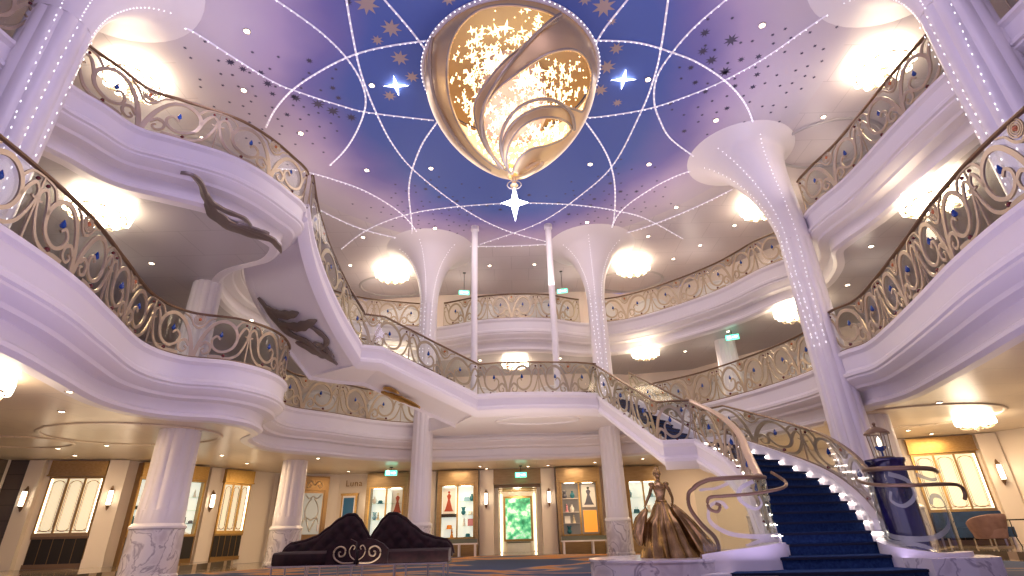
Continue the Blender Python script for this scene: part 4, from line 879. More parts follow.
# ---- display cases
ware_labels = []
def ware(kind, m, loc, rz, label, s=1.):
    mb = MB()
    if kind == 'vase': mb.lathe([(.05, 0), (.09, .08), (.08, .16), (.035, .22), (.045, .27)], n=14)
    elif kind == 'handbag':
        mb.prism([(-.13, 0), (.13, 0), (.10, .15), (-.10, .15)], -.04, .04, Matrix.Rotation(PI / 2, 4, 'X')); mb.tube([(-.06, 0, .15), (-.04, 0, .22), (.04, 0, .22), (.06, 0, .15)], .008, 6)
    elif kind == 'hat': mb.lathe([(.16, 0), (.16, .015), (.09, .02), (.085, .11), (.05, .13), (0, .13)], n=18)
    elif kind == 'jewel_stand': mb.lathe([(.07, 0), (.07, .015), (.012, .02), (.012, .16), (.05, .18), (.07, .23), (.03, .28), (0, .29)], n=12)
    elif kind == 'figurine': mb.lathe([(.07, 0), (.06, .05), (.03, .14), (.045, .19), (.02, .22), (.035, .26), (.0, .30)], n=12)
    elif kind == 'picture': mb.box(-.11, .11, -.015, .015, 0, .26); mb.box(-.09, .09, -.02, -.014, .02, .24)
    elif kind == 'shoe': mb.prism([(-.12, 0), (.02, 0), (.04, .03), (.09, .0), (.12, .0), (.12, .02), (.06, .05), (.0, .06), (-.1, .12), (-.12, .11)], -.035, .035, Matrix.Rotation(PI / 2, 4, 'X'))
    elif kind == 'plush': mb.ball((0, 0, .09), .09, 12, 8); mb.ball((0, 0, .22), .07, 12, 8); mb.ball((-.06, 0, .28), .03, 8, 5); mb.ball((.06, 0, .28), .03, 8, 5)
    mb.v = [(a * s, b * s, c * s) for a, b, c in mb.v]
    o = mb.build(kind, m, label=label, category=kind.replace('_', ' ')); o.location = loc; o.rotation_euler = (0, 0, rz); return o
def lp(loc, rz, x, y, z): return (loc[0] + math.cos(rz) * x - math.sin(rz) * y, loc[1] + math.sin(rz) * x + math.cos(rz) * y, z)
CASE = [None]
def case(p0, p1, label, z0, zs, back='case_glow', bays=2, posters=(), trim='tan_gold', bench=True, zt=2.52, zbot=.66, header='tan_gold', side=.16, dp=.42):
    loc, rz, w = wf(p0, p1); t = empty('display_case', label, 'display case', lp(loc, rz, 0, 0, 0), rz); CASE[0] = t
    mb = MB(); mb.box(-w / 2, w / 2, -dp, -.02, zt, 3.1); mb.box(-w / 2, w / 2, -dp, -.02, z0, zbot); mb.box(-w / 2, -w / 2 + side, -dp, -.02, zbot, zt); mb.box(w / 2 - side, w / 2, -dp, -.02, zbot, zt); mb.build('surround', MA[header], t, smooth=False)
    mb = MB(); mb.box(-w / 2 + side, w / 2 - side, -.06, -.03, zbot, zt); mb.build('back_panel', back, t, smooth=False, label='softly lit back panel')
    mb = MB()
    for k in range(bays + 1): x = -w / 2 + side + (w - 2 * side) * k / bays; mb.box(x - .03, x + .03, -dp - .03, -dp + .02, zbot - .03, zt + .03)
    mb.box(-w / 2 + side - .03, w / 2 - side + .03, -dp - .03, -dp + .02, zt, zt + .05); mb.box(-w / 2 + side - .03, w / 2 - side + .03, -dp - .03, -dp + .02, zbot - .05, zbot); mb.build('frame', 'gold', t, smooth=False)
    for k in range(bays):
        x0 = -w / 2 + side + .04 + (w - 2 * side) * k / bays; x1 = x0 + (w - 2 * side) / bays - .08
        if k in posters: continue
        for z in zs: mb = MB(); mb.box(x0, x1, -dp + .03, -.07, z - .02, z); mb.build('shelf', 'steel' if back == 'case_dim' else 'glass', t, smooth=False)
    for k in range(bays):
        x = -w / 2 + side + (w - 2 * side) * (k + .5) / bays; mb = MB(); mb.box(x - .2, x + .2, -dp + .06, -dp + .09, zt - .02, zt - .005); mb.build('case_light', 'white_glow', t, smooth=False)
    if z0 > .1 or bench is False:
        pass
    return loc, rz, w
MA['tan_gold'] = noisemat('tan_gold_panel', [(.3, (.29, .19, .085)), (.7, (.38, .26, .12))], 3, 3, .28, .3, (1, 1, 8))
def bench(p0, p1, label):
    loc, rz, w = wf(p0, p1); t = empty('bench', label, 'bench', lp(loc, rz, 0, -.85, 0), rz)
    mb = MB(); mb.box(-w / 2, w / 2, -.22, .22, .46, .60); mb.build('seat', 'teal_marble', t, smooth=False)
    mb = MB(); mb.box(-w / 2 - .02, w / 2 + .02, -.24, .24, .41, .46)
    mb.build('frame', 'white_marble', t, smooth=False)
    for x in (-w / 2 + .08, w / 2 * .25, w / 2 - .08):
        for y in (-.2, .2): mb = MB(); mb.box(x - .03, x + .03, y - .03, y + .03, 0, .41); mb.build('leg', 'white_marble', t, smooth=False)
# left wide case
lo, rz, w = case((-12.22, 17.70), (-11.02, 19.43), 'wide lit glass shelf case with goods behind the near left column', .14, (1.30, 1.72, 2.12), bays=1, header='gold_dark', zbot=.98, side=.05, zt=2.6, dp=.32)
mb = MB(); mb.box(-w / 2 + .02, w / 2 - .02, -.40, -.32, 2.66, 3.10); o = mb.build('header', 'gold', smooth=False, label='brushed gold header panel'); hd = o; o.parent = CASE[0]
mb = MB(); mb.box(-w / 2 + .05, w / 2 - .05, -.34, -.32, .26, .9); o = mb.build('grille', 'dark', smooth=False); o.parent = CASE[0]
K = [('vase', 'teal', -.9, 1.30), ('handbag', 'olive', -.5, 1.72), ('hat', 'olive', -.85, 1.72), ('picture', 'slate', -.75, 1.30), ('handbag', 'ivory', -.55, 2.12), ('figurine', 'ivory', -.35, 1.30), ('shoe', 'sky', -.15, .98), ('handbag', 'ivory', .1, 2.12), ('jewel_stand', 'cream', .3, 1.72), ('handbag', 'olive', .55, 1.72), ('picture', 'slate', .6, 1.30), ('vase', 'sky', .5, .98), ('figurine', 'ivory', .8, 2.12), ('hat', 'slate', .85, 1.30), ('plush', 'pink', -.6, .98), ('shoe', 'ivory', .8, .98)]
row = {.98: 'bottom shelf', 1.30: 'second shelf from the bottom', 1.72: 'second shelf from the top', 2.12: 'top shelf'}
CN = dict(teal='teal', olive='dark olive', slate='slate grey', ivory='ivory', sky='pale blue', cream='cream', pink='pink', rust='red', amber='amber')
for kd, m, x, z in K:
    side = 'left of' if x < 0 else 'right of'
    ware(kd, m, lp(lo, rz, x, -.19, z), rz, '%s %s on the %s, left case, %s its middle' % (CN[m], kd.replace('_', ' '), row[z], side), .8)
# back cases
def poster(loc, rz, x, z0, z1, w, body, gown, label, dark=False):
    t = empty('poster', label, 'poster', lp(loc, rz, x, -.12, z0), rz)
    mb = MB(); mb.box(-w / 2, w / 2, -.01, .01, 0, z1 - z0); mb.build('sheet', 'ivory' if not dark else MA['steel'], t, smooth=False)
    h = z1 - z0; q = [(-.02, .78), (.02, .78), (.06, .70), (.03, .55), (.09, .22), (.13, .10), (-.13, .10), (-.09, .22), (-.03, .55), (-.06, .70)]
    mb = MB(); mb.prism([(a * w / .36, b * h) for a, b in q], .012, .018, Matrix.Rotation(PI / 2, 4, 'X')); mb.build('gown_print', body, t, smooth=False)
    mb = MB(); mb.prism([(.035 * math.cos(a) * w / .36, (.84 + .05 * math.sin(a)) * h) for a in [2 * PI * i / 12 for i in range(12)]], .012, .02, Matrix.Rotation(PI / 2, 4, 'X')); mb.build('head_print', gown, t, smooth=False)
lo, rz, w = case((-6.05, 23.02), (-4.35, 22.86), 'lit display case behind the sofa, partly hidden by the back left column', 0, (1.35, 1.95))
for kd, m, x, z in [('plush', 'sky', -.5, 1.35), ('hat', 'teal', -.3, 1.95), ('vase', 'ivory', -.55, 1.95), ('figurine', 'cream', -.35, 1.35)]: ware(kd, m, lp(lo, rz, x, -.22, z), rz, '%s %s in the lit case left of the back left column, %s shelf' % (CN[m], kd, 'lower' if z < 1.5 else 'upper'))
poster(lo, rz, .38, 1.5, 2.45, .5, 'rust', 'cream', 'white poster with a slim figure print in the case beside the back left column')
lo, rz, w = case((-3.18, 22.72), (-1.56, 22.72), 'bright two bay display case left of the central corridor', 0, (1.05, 1.45, 1.95), posters=(0,))
poster(lo, rz, -.37, 1.5, 2.45, .5, 'rust', 'rust', 'white poster with a red dress form print, left of the corridor')
mb = MB(); mb.box(-.3, .3, -.3, 0, 1.38, 1.5); o = mb.build('shelf_block', 'dark', label='dark shelf band under the red dress poster', category='shelf', smooth=False); o.location = lp(lo, rz, -.37, -.05, 0); o.rotation_euler = (0, 0, rz)
ware('hat', 'amber', lp(lo, rz, -.32, -.24, .95), rz, 'amber hat low in the left bay of the bright case by the corridor', 1.2)
ware('figurine', 'amber', lp(lo, rz, -.22, -.24, .66), rz, 'amber figurine at the bottom of the bright case left bay', 1.0)
for kd, m, x, z in [('handbag', 'sky', .35, 1.95), ('plush', 'teal', .22, 1.45), ('hat', 'ivory', .5, 1.45), ('vase', 'teal', .55, 1.95), ('figurine', 'ivory', .25, 1.05), ('picture', 'pink', .5, 1.05), ('hat', 'teal', .4, .66)]: ware(kd, m, lp(lo, rz, x, -.22, z), rz, '%s %s in bright case right bay, %s' % (CN[m], kd, {.66: 'at the bottom', 1.05: 'lower shelf', 1.45: 'middle shelf', 1.95: 'top shelf'}[z]))
lo, rz, w = case((1.56, 22.72), (3.30, 22.72), 'dim two bay display case right of the central corridor', 0, (1.05, 1.45, 1.95), back='case_dim', posters=(1,))
poster(lo, rz, .40, 1.62, 2.46, .55, 'slate', 'olive', 'pale poster with a grey blue gown print, right of the corridor', False)
MA['amber_lit'] = mat('amber_backlit', (.7, .3, .05), .5, emit=(1, .4, .05), es=.5)
mb = MB(); mb.box(-.26, .26, -.02, .02, 0, .78); o = mb.build('picture', 'amber_lit', label='glowing amber picture under the grey blue gown poster', category='picture', smooth=False); o.location = lp(lo, rz, .40, -.2, .72); o.rotation_euler = (0, 0, rz)
for kd, m, x, z in [('plush', 'slate', -.55, 1.95), ('vase', 'teal', -.25, 1.95), ('figurine', 'pink', -.5, 1.45), ('vase', 'ivory', -.3, 1.45), ('picture', 'ivory', -.5, 1.05), ('figurine', 'cream', -.25, 1.05), ('plush', 'teal', -.45, .66)]: ware(kd, m, lp(lo, rz, x, -.22, z), rz, '%s %s in the left bay of the dim case, %s' % (CN[m], kd, {.66: 'at the bottom', 1.05: 'lower shelf', 1.45: 'middle shelf', 1.95: 'top shelf'}[z]))
lo, rz, w = case((4.25, 22.90), (5.75, 22.98), 'lit display case seen behind the bronze statue', 0, (1.35, 1.95))
for kd, m, x, z in [('vase', 'sky', -.5, 1.95), ('handbag', 'teal', -.3, 1.35), ('plush', 'ivory', .2, 1.35), ('hat', 'sky', .35, 1.95)]: ware(kd, m, lp(lo, rz, x, -.22, z), rz, '%s %s in the lit case behind the statue, %s shelf' % (CN[m], kd, 'lower' if z < 1.5 else 'upper'))
bench((-3.35, 22.72), (-1.55, 22.72), 'stone bench under the bright display case left of the corridor'); bench((1.6, 22.72), (3.45, 22.72), 'stone bench under the dim display case right of the corridor')
MA['door_glass'] = mat('lit_door_glass', (.25, .24, .2), .2, emit=(.8, .75, .6), es=.25)
# ---- ornate glazed door left, framed blue panel, letters
loc, rz, w = wf((-8.75, 22.42), (-7.75, 22.95))
mb = MB(); mb.box(-w / 2, w / 2, -.10, -.02, 0, 3.05); root = mb.build('door_1', 'gold_dark', smooth=False, kind='structure'); root.location = (loc[0], loc[1], 0); root.rotation_euler = (0, 0, rz)
mb = MB(); mb.box(-w / 2, w / 2, -.16, -.1, 2.5, 3.0); mb.box(-w / 2, -w / 2 + .14, -.16, -.1, 0, 2.5); mb.box(w / 2 - .14, w / 2, -.16, -.1, 0, 2.5); mb.build('frame', 'gold_dark', root, smooth=False)
mb = MB(); mb.box(-w / 2 + .2, w / 2 - .2, -.13, -.1, .9, 2.4); mb.build('pane', MA['door_glass'], root, smooth=False)
mb = MB()
for sgn in (-1, 1):
    for pts in ([(0, 1.0), (.12, 1.3), (.25, 1.7), (.18, 2.0), (.05, 2.2)], [(0, 1.4), (.2, 1.5), (.3, 1.3)], [(0, 2.3), (.15, 2.2), (.3, 2.35)]): mb.tube([V((sgn * p.x, -.14, p.y)) for p in catmull([(a, b, 0) for a, b in pts], 5)], .02, 6)
    mb.tube([V((sgn * p.x, -.17, p.y)) for p in catmull([(.02, 2.7, 0), (.15, 2.85, 0), (.3, 2.7, 0), (.22, 2.6, 0), (.12, 2.7, 0)], 5)], .018, 6)
mb.build('door_scroll', 'steel', root)
mb = MB(); mb.box(w / 2 - .3, w / 2 - .24, -.2, -.14, 1.0, 1.25); mb.build('door_handle', 'steel', root, smooth=False)
mb = MB(); mb.box(-.12, .12, -.2, .0, 0, 3.0); o = mb.build('trim_14', 'bronze_rail', smooth=False, kind='structure'); o.location = (-9.32, 22.0, 0); o.rotation_euler = (0, 0, .6)
rzb = wf(WALL[5], WALL[6])[1]
t = empty('wall_frame', 'gold framed dark blue panel on the cream wall above the left sofa', 'frame', (-6.85, 23.0, 1.35), rzb)
mb = MB(); mb.box(-.33, .33, -.05, .02, -.1, 1.02); mb.box(-.36, .36, -.07, .02, .96, 1.04); mb.build('frame', 'gold', t, smooth=False)
mb = MB(); mb.box(-.26, .26, -.06, -.045, -.06, .94); mb.build('mat_border', 'white_marble', t, smooth=False); mb = MB(); mb.box(-.215, .215, -.07, -.055, -.04, .87); mb.build('panel', 'screen', t, smooth=False)
tc = bpy.data.curves.new('wall_lettering', 'FONT'); tc.body = 'Luna'; tc.size = .34; tc.extrude = .012; tc.align_x = 'CENTER'; tc.space_character = 1.1
t0 = bpy.data.objects.new('text_source', tc); COL.objects.link(t0); bpy.context.view_layer.update(); me_ = bpy.data.meshes.new_from_object(t0.evaluated_get(bpy.context.evaluated_depsgraph_get())); bpy.data.objects.remove(t0); me_.materials.clear(); me_.materials.append(MA['gold_dark']); to = bpy.data.objects.new('wall_lettering', me_); COL.objects.link(to); to.location = (-6.72, 22.97, 2.66); to.rotation_euler = (PI / 2, 0, rzb); sp(to, label='gold letters mounted on the cream wall above the framed blue panel', category='lettering')
# ---- central corridor
mb = MB(); mb.box(-.96, .96, 22.62, 22.86, 2.56, CZ3 - .01); mb.build('trim_15', 'tan_gold', smooth=False, kind='structure')
for sgn, nm in ((-1, 'wall_corridor_left'), (1, 'wall_corridor_right')):
    mb = MB(); mb.box(sgn * .95, sgn * 1.15, 22.85, 26.2, 0, 2.9)
    for k in range(3): mb.box(sgn * .80, sgn * .95, 23.2 + k * 1.05, 23.45 + k * 1.05, 0, 2.7)
    mb.build(nm, 'plaster_warm', smooth=False, kind='structure')
mb = MB(); mb.box(-1.15, 1.15, 22.85, 26.3, 2.72, 2.9)
for k in range(3): mb.box(-.95, .95, 23.1 + k * 1.05, 23.4 + k * 1.05, 2.45, 2.72)
mb.build('ceiling_corridor', 'tan_gold', smooth=False, kind='structure')
mb = MB(); mb.box(-1.15, 1.15, 26.2, 26.4, 0, 2.9); mb.build('wall_corridor_end', 'plaster_warm', smooth=False, kind='structure')
for k in range(3):
    mb = MB(); mb.box(-.35, .35, 23.6 + k * 1.0, 23.78 + k * 1.0, 2.70, 2.715); mb.build('ceiling_light', 'down_glow', label='short linear ceiling light in the central corridor, %s' % ('nearest the hall', 'middle one', 'nearest the garden picture')[k], category='ceiling light', group='corridor ceiling lights', smooth=False)
for sgn, nm in ((-1, 'left'), (1, 'right')):
    mb = MB(); mb.box(sgn * .74, sgn * .79, 26.14, 26.18, .02, 2.4); mb.build('light_bar', 'window_edge', label='vertical glowing light bar %s of the garden picture' % nm, category='light bar', smooth=False)
    q = (sgn * .80, 24.0); tt = None
t = empty('garden_picture', 'large gold framed green garden picture at the end of the corridor', 'picture', (0, 26.17, 0))
mb = MB(); mb.box(-.66, .66, -.07, 0, .42, 2.30); mb.build('frame', 'gold', t, smooth=False); mb = MB(); mb.box(-.57, .57, -.09, -.06, .51, 2.21); mb.build('canvas', 'garden', t, smooth=False)
t = empty('console', 'pale low console below the garden picture', 'console', (0, 26.1, 0)); mb = MB(); mb.box(-.5, .5, -.2, 0, 0, .36); mb.build('body', 'white_marble', t, smooth=False); mb = MB(); mb.box(-.53, .53, -.23, 0, .36, .4); mb.build('top', 'teal_marble', t, smooth=False)
def exit_sign(loc, rz, label, hang=.2):
    t = empty('exit_sign', label, 'exit sign', loc, rz); mb = MB(); mb.box(-.22, .22, -.02, .02, -.09, .09); mb.build('sign_box', 'exit', t, smooth=False)
    mb = MB(); mb.box(-.17, -.05, -.026, -.02, -.05, .05); mb.box(.0, .17, -.026, -.02, -.018, .018); mb.prism([(.1, -.05), (.18, 0), (.1, .05)], .02, .026, Matrix.Rotation(PI / 2, 4, 'X')); mb.build('pictogram', 'exit_white', t, smooth=False)
    mb = MB(); mb.box(-.01, .01, -.01, .01, .09, .09 + hang); mb.box(-.06, .06, -.04, .04, .09 + hang - .03, .09 + hang); mb.build('bracket', 'black', t, smooth=False)
exit_sign((.15, 21.6, 2.80), 0, 'green exit sign hanging before the central corridor', .25)
exit_sign((-4.75, 20.9, 2.92), .1, 'green exit sign on the lower ceiling left of the back left column', .13)
exit_sign((-2.06, 20.5, 10.15), .2, 'green exit sign high on the top gallery, left of the left pole', .86)
exit_sign((7.75, 17.7, 6.85), -.4, 'green exit sign on the middle gallery ceiling at right', .2)
exit_sign((2.15, 20.5, 10.1), -.2, 'green exit sign high on the top gallery, right of the right pole', .86)
# upper gallery wall panelling: pale arches
def arch(i, p0, p1, z0, m='pleat', h=2.3):
    loc, rz, w = wf(p0, p1); mb = MB(); pts = [(-w / 2, 0), (w / 2, 0), (w / 2, h - w / 2 * .6)] + [(w / 2 * math.cos(a), h - w / 2 * .6 + w / 2 * .6 * math.sin(a)) for a in [PI * k / 12 for k in range(1, 12)]] + [(-w / 2, h - w / 2 * .6)]
    mb.prism(pts, .03, .06, Matrix.Rotation(PI / 2, 4, 'X')); n_ = len(mb.v)
    mb.tube([V((a, -.06, b)) for a, b in pts], .06, 6, True)
    o = mb.build('trim_%d' % i, 'plaster', kind='structure'); o.location = (loc[0], loc[1], z0); o.rotation_euler = (0, 0, rz)
num = 20
for a, b in zip(WALL[1:-2], WALL[2:-1]):
    ln = math.dist(a, b); k = max(1, int(ln / 2.6))
    for j in range(k):
        q = lambda u: (a[0] + (b[0] - a[0]) * u, a[1] + (b[1] - a[1]) * u)
        m_ = min(.35, .5 - .9 / ln * k * .5) if ln / k < 2.2 else .18
        u0, u1 = (j + .22) / k, (j + .78) / k
        arch(num, q(u0), q(u1), Z5 + .05, h=2.25); num += 1
        arch(num, q(u0), q(u1), Z4 + .05, h=2.1); num += 1
# raised rings on the lower glossy ceiling
for x, y, r, lb in ((-9.3, 13.0, 2.0, 'left'), (9.9, 13.4, 2.0, 'right'), (-12.6, 13.6, 1.2, 'far left')):
    mb = MB(); mb.tube([(x + r * math.cos(2 * PI * i / 48), y + r * .75 * math.sin(2 * PI * i / 48), CZ3 - .01) for i in range(48)], .05, 6, True, .5); mb.build('trim_%d' % num, 'ceil3', kind='structure'); num += 1
for x, y in ((-9.6, 12.5), (9.6, 12.6), (5.4, 21.8), (-5.4, 21.7)):
    mb = MB(); mb.tube([(x + 1.5 * math.cos(2 * PI * i / 48), y + 1.1 * math.sin(2 * PI * i / 48), ZC - .01) for i in range(48)], .07, 6, True, .5); mb.build('trim_%d' % num, 'ceil4', kind='structure'); num += 1
# ------------------------------------------------------------------ crystal cluster lights
def cluster():
    t = empty('cluster_chandelier', 'x', 'chandelier')
    mb = MB(); mb.lathe([(.14, 0), (.14, -.03), (.05, -.06), (.03, -.2), (.05, -.24)], n=16); mb.build('canopy', 'steel', t)
    mb = MB(); mb.tube([(.5 * math.cos(2 * PI * i / 30), .5 * math.sin(2 * PI * i / 30), -.3) for i in range(30)], .02, 6, True)
    for k in range(12):
        a = 2 * PI * k / 12; c, s_ = math.cos(a), math.sin(a); mb.tube(catmull([(.03 * c, .03 * s_, -.22), (.2 * c, .2 * s_, -.42), (.42 * c, .42 * s_, -.44), (.5 * c, .5 * s_, -.34)], 4), .012, 5)
    mb.build('arm_frame', 'champagne', t)
    for k in range(12):
        a = 2 * PI * k / 12; mb = MB(); mb.lathe([(.03, 0), (.085, .02), (.1, .12), (.085, .25), (.0, .26)], n=10); o = mb.build('lamp_shade', 'white_glow', t); o.location = (.5 * math.cos(a), .5 * math.sin(a), -.32)
    for k in range(6):
        a = 2 * PI * k / 6; mb = MB(); mb.lathe([(.03, 0), (.085, .02), (.1, .12), (.085, .25), (.0, .26)], n=10); o = mb.build('lamp_shade', 'white_glow', t); o.location = (.24 * math.cos(a), .24 * math.sin(a), -.38)
    mb = MB(); mb.ball((0, 0, -.5), .06, 10, 6); mb.lathe([(.0, -.62), (.02, -.58), (.03, -.54)], n=8); mb.build('finial', 'champagne', t)
    return t
TOPK = .93
c0 = cluster(); WARM = (1, .80, .60); firstc = True
for loc, s_, pw, lb in [((-5.08, 20.02, ZC), 1.22, 60, 'glowing crystal cluster light on the top ceiling, left of the back left column'), ((5.17, 20.02, ZC), 1.22, 60, 'glowing crystal cluster light on the top ceiling, right of the back right column'), ((8.84, 15.60, ZC), 1.26, 60, 'glowing crystal cluster light on the top ceiling beside the right column flare'), ((-9.02, 9.31, ZC), 1.17, 60, 'glowing crystal cluster light over the upper left balcony'), ((9.21, 9.49, ZC), 1.17, 60, 'glowing crystal cluster light over the upper right balcony'),
                        ((-8.4, 9.0, CZ4), 1.0, 45, 'glowing crystal cluster light on the middle gallery ceiling at left'), ((8.9, 9.3, CZ4), 1.1, 45, 'glowing crystal cluster light on the middle gallery ceiling at right'), ((9.0, 15.5, CZ4), 1.15, 45, 'crystal cluster light right of the tall column, middle gallery'), ((5.1, 19.6, CZ4), .9, 40, 'crystal cluster light left of the white column, middle gallery'), ((.05, 20.6, CZ4), .9, 40, 'crystal cluster light behind the main stair landing'), ((-4.7, 19.9, CZ4), .9, 40, 'crystal cluster light behind the upper stair flight'),
                        ((11.6, 13.6, CZ3), .72, 40, 'crystal cluster light on the lower ceiling above the armchair'), ((-8.2, 7.6, CZ3), 1.0, 40, 'crystal cluster light on the lower ceiling, cut by the left edge')]:
    o = c0 if firstc else copy_tree(c0); firstc = False; o.location = loc; o.scale = (s_, s_, s_ * .9); o['label'] = lb; o['group'] = 'crystal cluster lights'
    point('lamp', (loc[0], loc[1], loc[2] - .8), pw * .6, WARM, .3)
# ------------------------------------------------------------------ the great chandelier
CX, CY = .12, 10.5
PR = [(12, 2.28), (11.4, 2.22), (10.8, 2.02), (10.2, 1.68), (9.6, 1.2), (9.1, .68), (8.8, .28), (8.6, .08)]
prc = catmull([(z, r, 0) for z, r in PR], 6)
def RB(z):
    for a, b in zip(prc, prc[1:]):
        if b.x <= z <= a.x: u = (z - b.x) / max(a.x - b.x, 1e-6); return b.y + (a.y - b.y) * u
    return .08 if z < 8.6 else 2.28
def BP(th, z, k=1.): a = math.radians(th); r = RB(z) * k; return V((r * math.sin(a), -r * math.cos(a), z - 8.0))
CH = empty('star_chandelier', 'huge gold bowl chandelier with swirling openings full of glowing stars, hung from the blue ceiling', 'chandelier', (CX * KC, CY * KC, ZC - 4.0 * KC)); CH.scale = (KC, KC, KC)
OP = [[(29.5, 11.67), (12, 11.72), (-2.8, 11.76), (-18, 11.76), (-30, 11.57), (-39.7, 11.25), (-48.4, 10.8), (-57, 10.38), (-64, 10.02), (-71, 9.63), (-80, 9.2), (-80, 8.85), (-62, 8.95), (-55, 9.24), (-46, 9.6), (-37, 9.88), (-19.4, 10.16), (-4.5, 10.47), (9.2, 10.8), (21.5, 11.29)],
      [(-60, 8.82), (-50, 9.16), (-40, 9.45), (-31, 9.7), (-14, 9.96), (2.6, 10.2), (17, 10.51), (29, 10.8), (43.5, 11.1), (57.5, 11.22), (70, 11.07), (75.7, 10.65), (78.4, 10.32), (51, 9.94), (30, 9.74), (11, 9.53), (-6, 9.32), (-25, 9.03), (-45, 8.75)],
      [(-40, 8.7), (-19, 8.95), (1.6, 9.21), (18, 9.42), (39.5, 9.62), (67.7, 9.84), (84, 9.92), (81.4, 9.59), (65.7, 9.27), (40, 9.06), (17, 8.87), (-10, 8.66)]]
def inside(p, poly):
    c = False; n = len(poly)
    for i in range(n):
        (x0, y0), (x1, y1) = poly[i], poly[(i + 1) % n]
        if (y0 > p[1]) != (y1 > p[1]) and p[0] < (x1 - x0) * (p[1] - y0) / (y1 - y0) + x0: c = not c
    return c
def inop(th, z): return any(inside((q, z), o) for o in OP for q in (th, th - 360, th + 360))
mb = MB(); NT, NZ = 180, 90
idxm = {}
for i in range(NT):
    for j in range(NZ + 1):
        z = 12 - 3.35 * j / NZ; idxm[i, j] = len(mb.v); mb.v.append(tuple(BP(360 * i / NT, z)))
for i in range(NT):
    for j in range(NZ):
        if not inop(360 * (i + .5) / NT, 12 - 3.35 * (j + .5) / NZ): mb.f.append([idxm[i, j], idxm[(i + 1) % NT, j], idxm[(i + 1) % NT, j + 1], idxm[i, j + 1]]); mb.m.append(0)
sh = mb.build('bowl', 'gold_shell', CH, fix=False)
md = sh.modifiers.new('thick', 'SOLIDIFY'); md.thickness = .03
for o_ in OP:
    c = catmull([(a, b, 0) for a, b in o_], 5, True); mb = MB(); mb.tube([BP(p.x, p.y, 1.01) for p in c], .035, 8, True); mb.build('rim', 'champagne', CH)
for pts in ([(-52, 11.75), (-60, 11.2), (-70, 10.6), (-80, 10.0), (-95, 9.4), (-110, 9.0)], [(29.5, 11.67), (18, 11.1), (5, 10.55), (-10, 10.1), (-30, 9.7), (-48, 9.3), (-60, 8.8)], [(84, 9.92), (60, 9.95), (30, 9.85), (5, 9.6), (-20, 9.2), (-40, 8.8)]):
    mb = MB(); mb.tube([BP(p.x, p.y, 1.06) for p in catmull([(a, b, 0) for a, b in pts], 5)], .045, 8); mb.build('spiral_band', 'champagne', CH)
mb = MB(); mb.tube([(2.34 * math.sin(2 * PI * i / 72), -2.34 * math.cos(2 * PI * i / 72), 3.97) for i in range(72)], .07, 8, True); mb.mi = 1
for i in range(110): a = 2 * PI * i / 110; mb.ball((2.40 * math.sin(a), -2.40 * math.cos(a), 3.93), .018, 5, 3)
mb.build('ceiling_ring', ['plaster', 'sparkle'], CH, label='white ring with tiny lights at the ceiling')
mb = MB(); mb.lathe([(0, 3.95), (2.2, 3.95), (2.2, 3.98), (0, 3.98)], n=48); mb.build('inner_disc', 'gold_matte', CH, fix=False)
mb = MB(); mb.lathe([(.9, 3.94), (.9, 2.6), (.75, 2.2), (.5, 2.1)], n=40); mb.build('inner_drum', mat('lilac_drum', (.5, .42, .55), .3), CH)
rg = random.Random(11); nstar = 0; allst = MB(); wires = MB(); prev = None
def starmesh(R, nm):
    mb = MB(); star4(mb, (0, 0, 0), R, R * .25, .24); mb2 = MB(); me = bpy.data.meshes.new(nm); me.from_pydata(mb.v, [], mb.f); me.materials.append(MA['star_glow']); return me
meshes = [starmesh(r, 'crystal_star_%d' % i) for i, r in enumerate((.06, .09, .13, .2))]
tries = 0
while nstar < 400 and tries < 30000:
    tries += 1; th = rg.uniform(-90, 100); z = rg.uniform(8.7, 11.75)
    if not inop(th, z) or rg.random() > RB(z) / 1.9 + .15: continue
    front = -100 < th < 100; k = rg.uniform(.6, 1.0); p = BP(th, z, k); a = math.radians(th)
    M = Matrix.Rotation(a, 4, 'Z') @ Matrix.Rotation(PI / 2 + .5, 4, 'X') @ Matrix.Rotation(rg.uniform(-.3, .3), 4, 'Z')
    u = rg.random(); sz = 0 if u < .45 else 1 if u < .8 else 2 if u < .95 else 3
    if front and nstar < 3000 and sum(1 for _ in ()) == 0 and len([1 for c in CH.children if c.name.startswith('crystal_star')]) < 98 and sz > 0:
        o = bpy.data.objects.new('crystal_star', meshes[sz]); COL.objects.link(o); o.parent = CH; o.matrix_local = Matrix.Translation(p) @ M
    else: star4(allst, p, (.07, .10, .14, .2)[sz], .03, .24, 4, 0, M)
    if prev is not None and (prev - p).length < .75: wires.tube([prev, prev.lerp(p, .5) + V((0, 0, -.06)), p], .007, 4)
    prev = p; nstar += 1
for _ in range(500):
    th = rg.uniform(-90, 100); z = rg.uniform(8.7, 11.75)
    if inop(th, z): p = BP(th, z, rg.uniform(.7, 1.03)); allst.ball(tuple(p), .018, 6, 4)
allst.build('small_stars', 'star_glow', CH, smooth=False, kind='stuff'); wires.build('star_wires', 'champagne', CH, kind='stuff')
mb = MB(); mb.lathe([(.16, .95), (.09, .85), (.06, .6), (.05, .42), (.10, .38), (.05, .34), (.03, .3)], n=20); mb.build('stem', 'gold_shell', CH)
mb = MB(); mb.tube([(.17 * math.cos(2 * PI * i / 24), .17 * math.sin(2 * PI * i / 24), .40) for i in range(24)], .012, 5, True); mb.build('halo_ring', 'steel', CH)
mb = MB(); mb.tube(catmull([(.05, 0, .62), (.25, -.1, .58), (.5, -.2, .66), (.68, -.25, .82), (.55, -.2, .86), (.3, -.1, .78)], 5), .06, 8); mb.build('tail', 'gold_shell', CH, label='curled gold tail')
mb = MB()
M = Matrix.Rotation(PI / 2, 4, 'X')
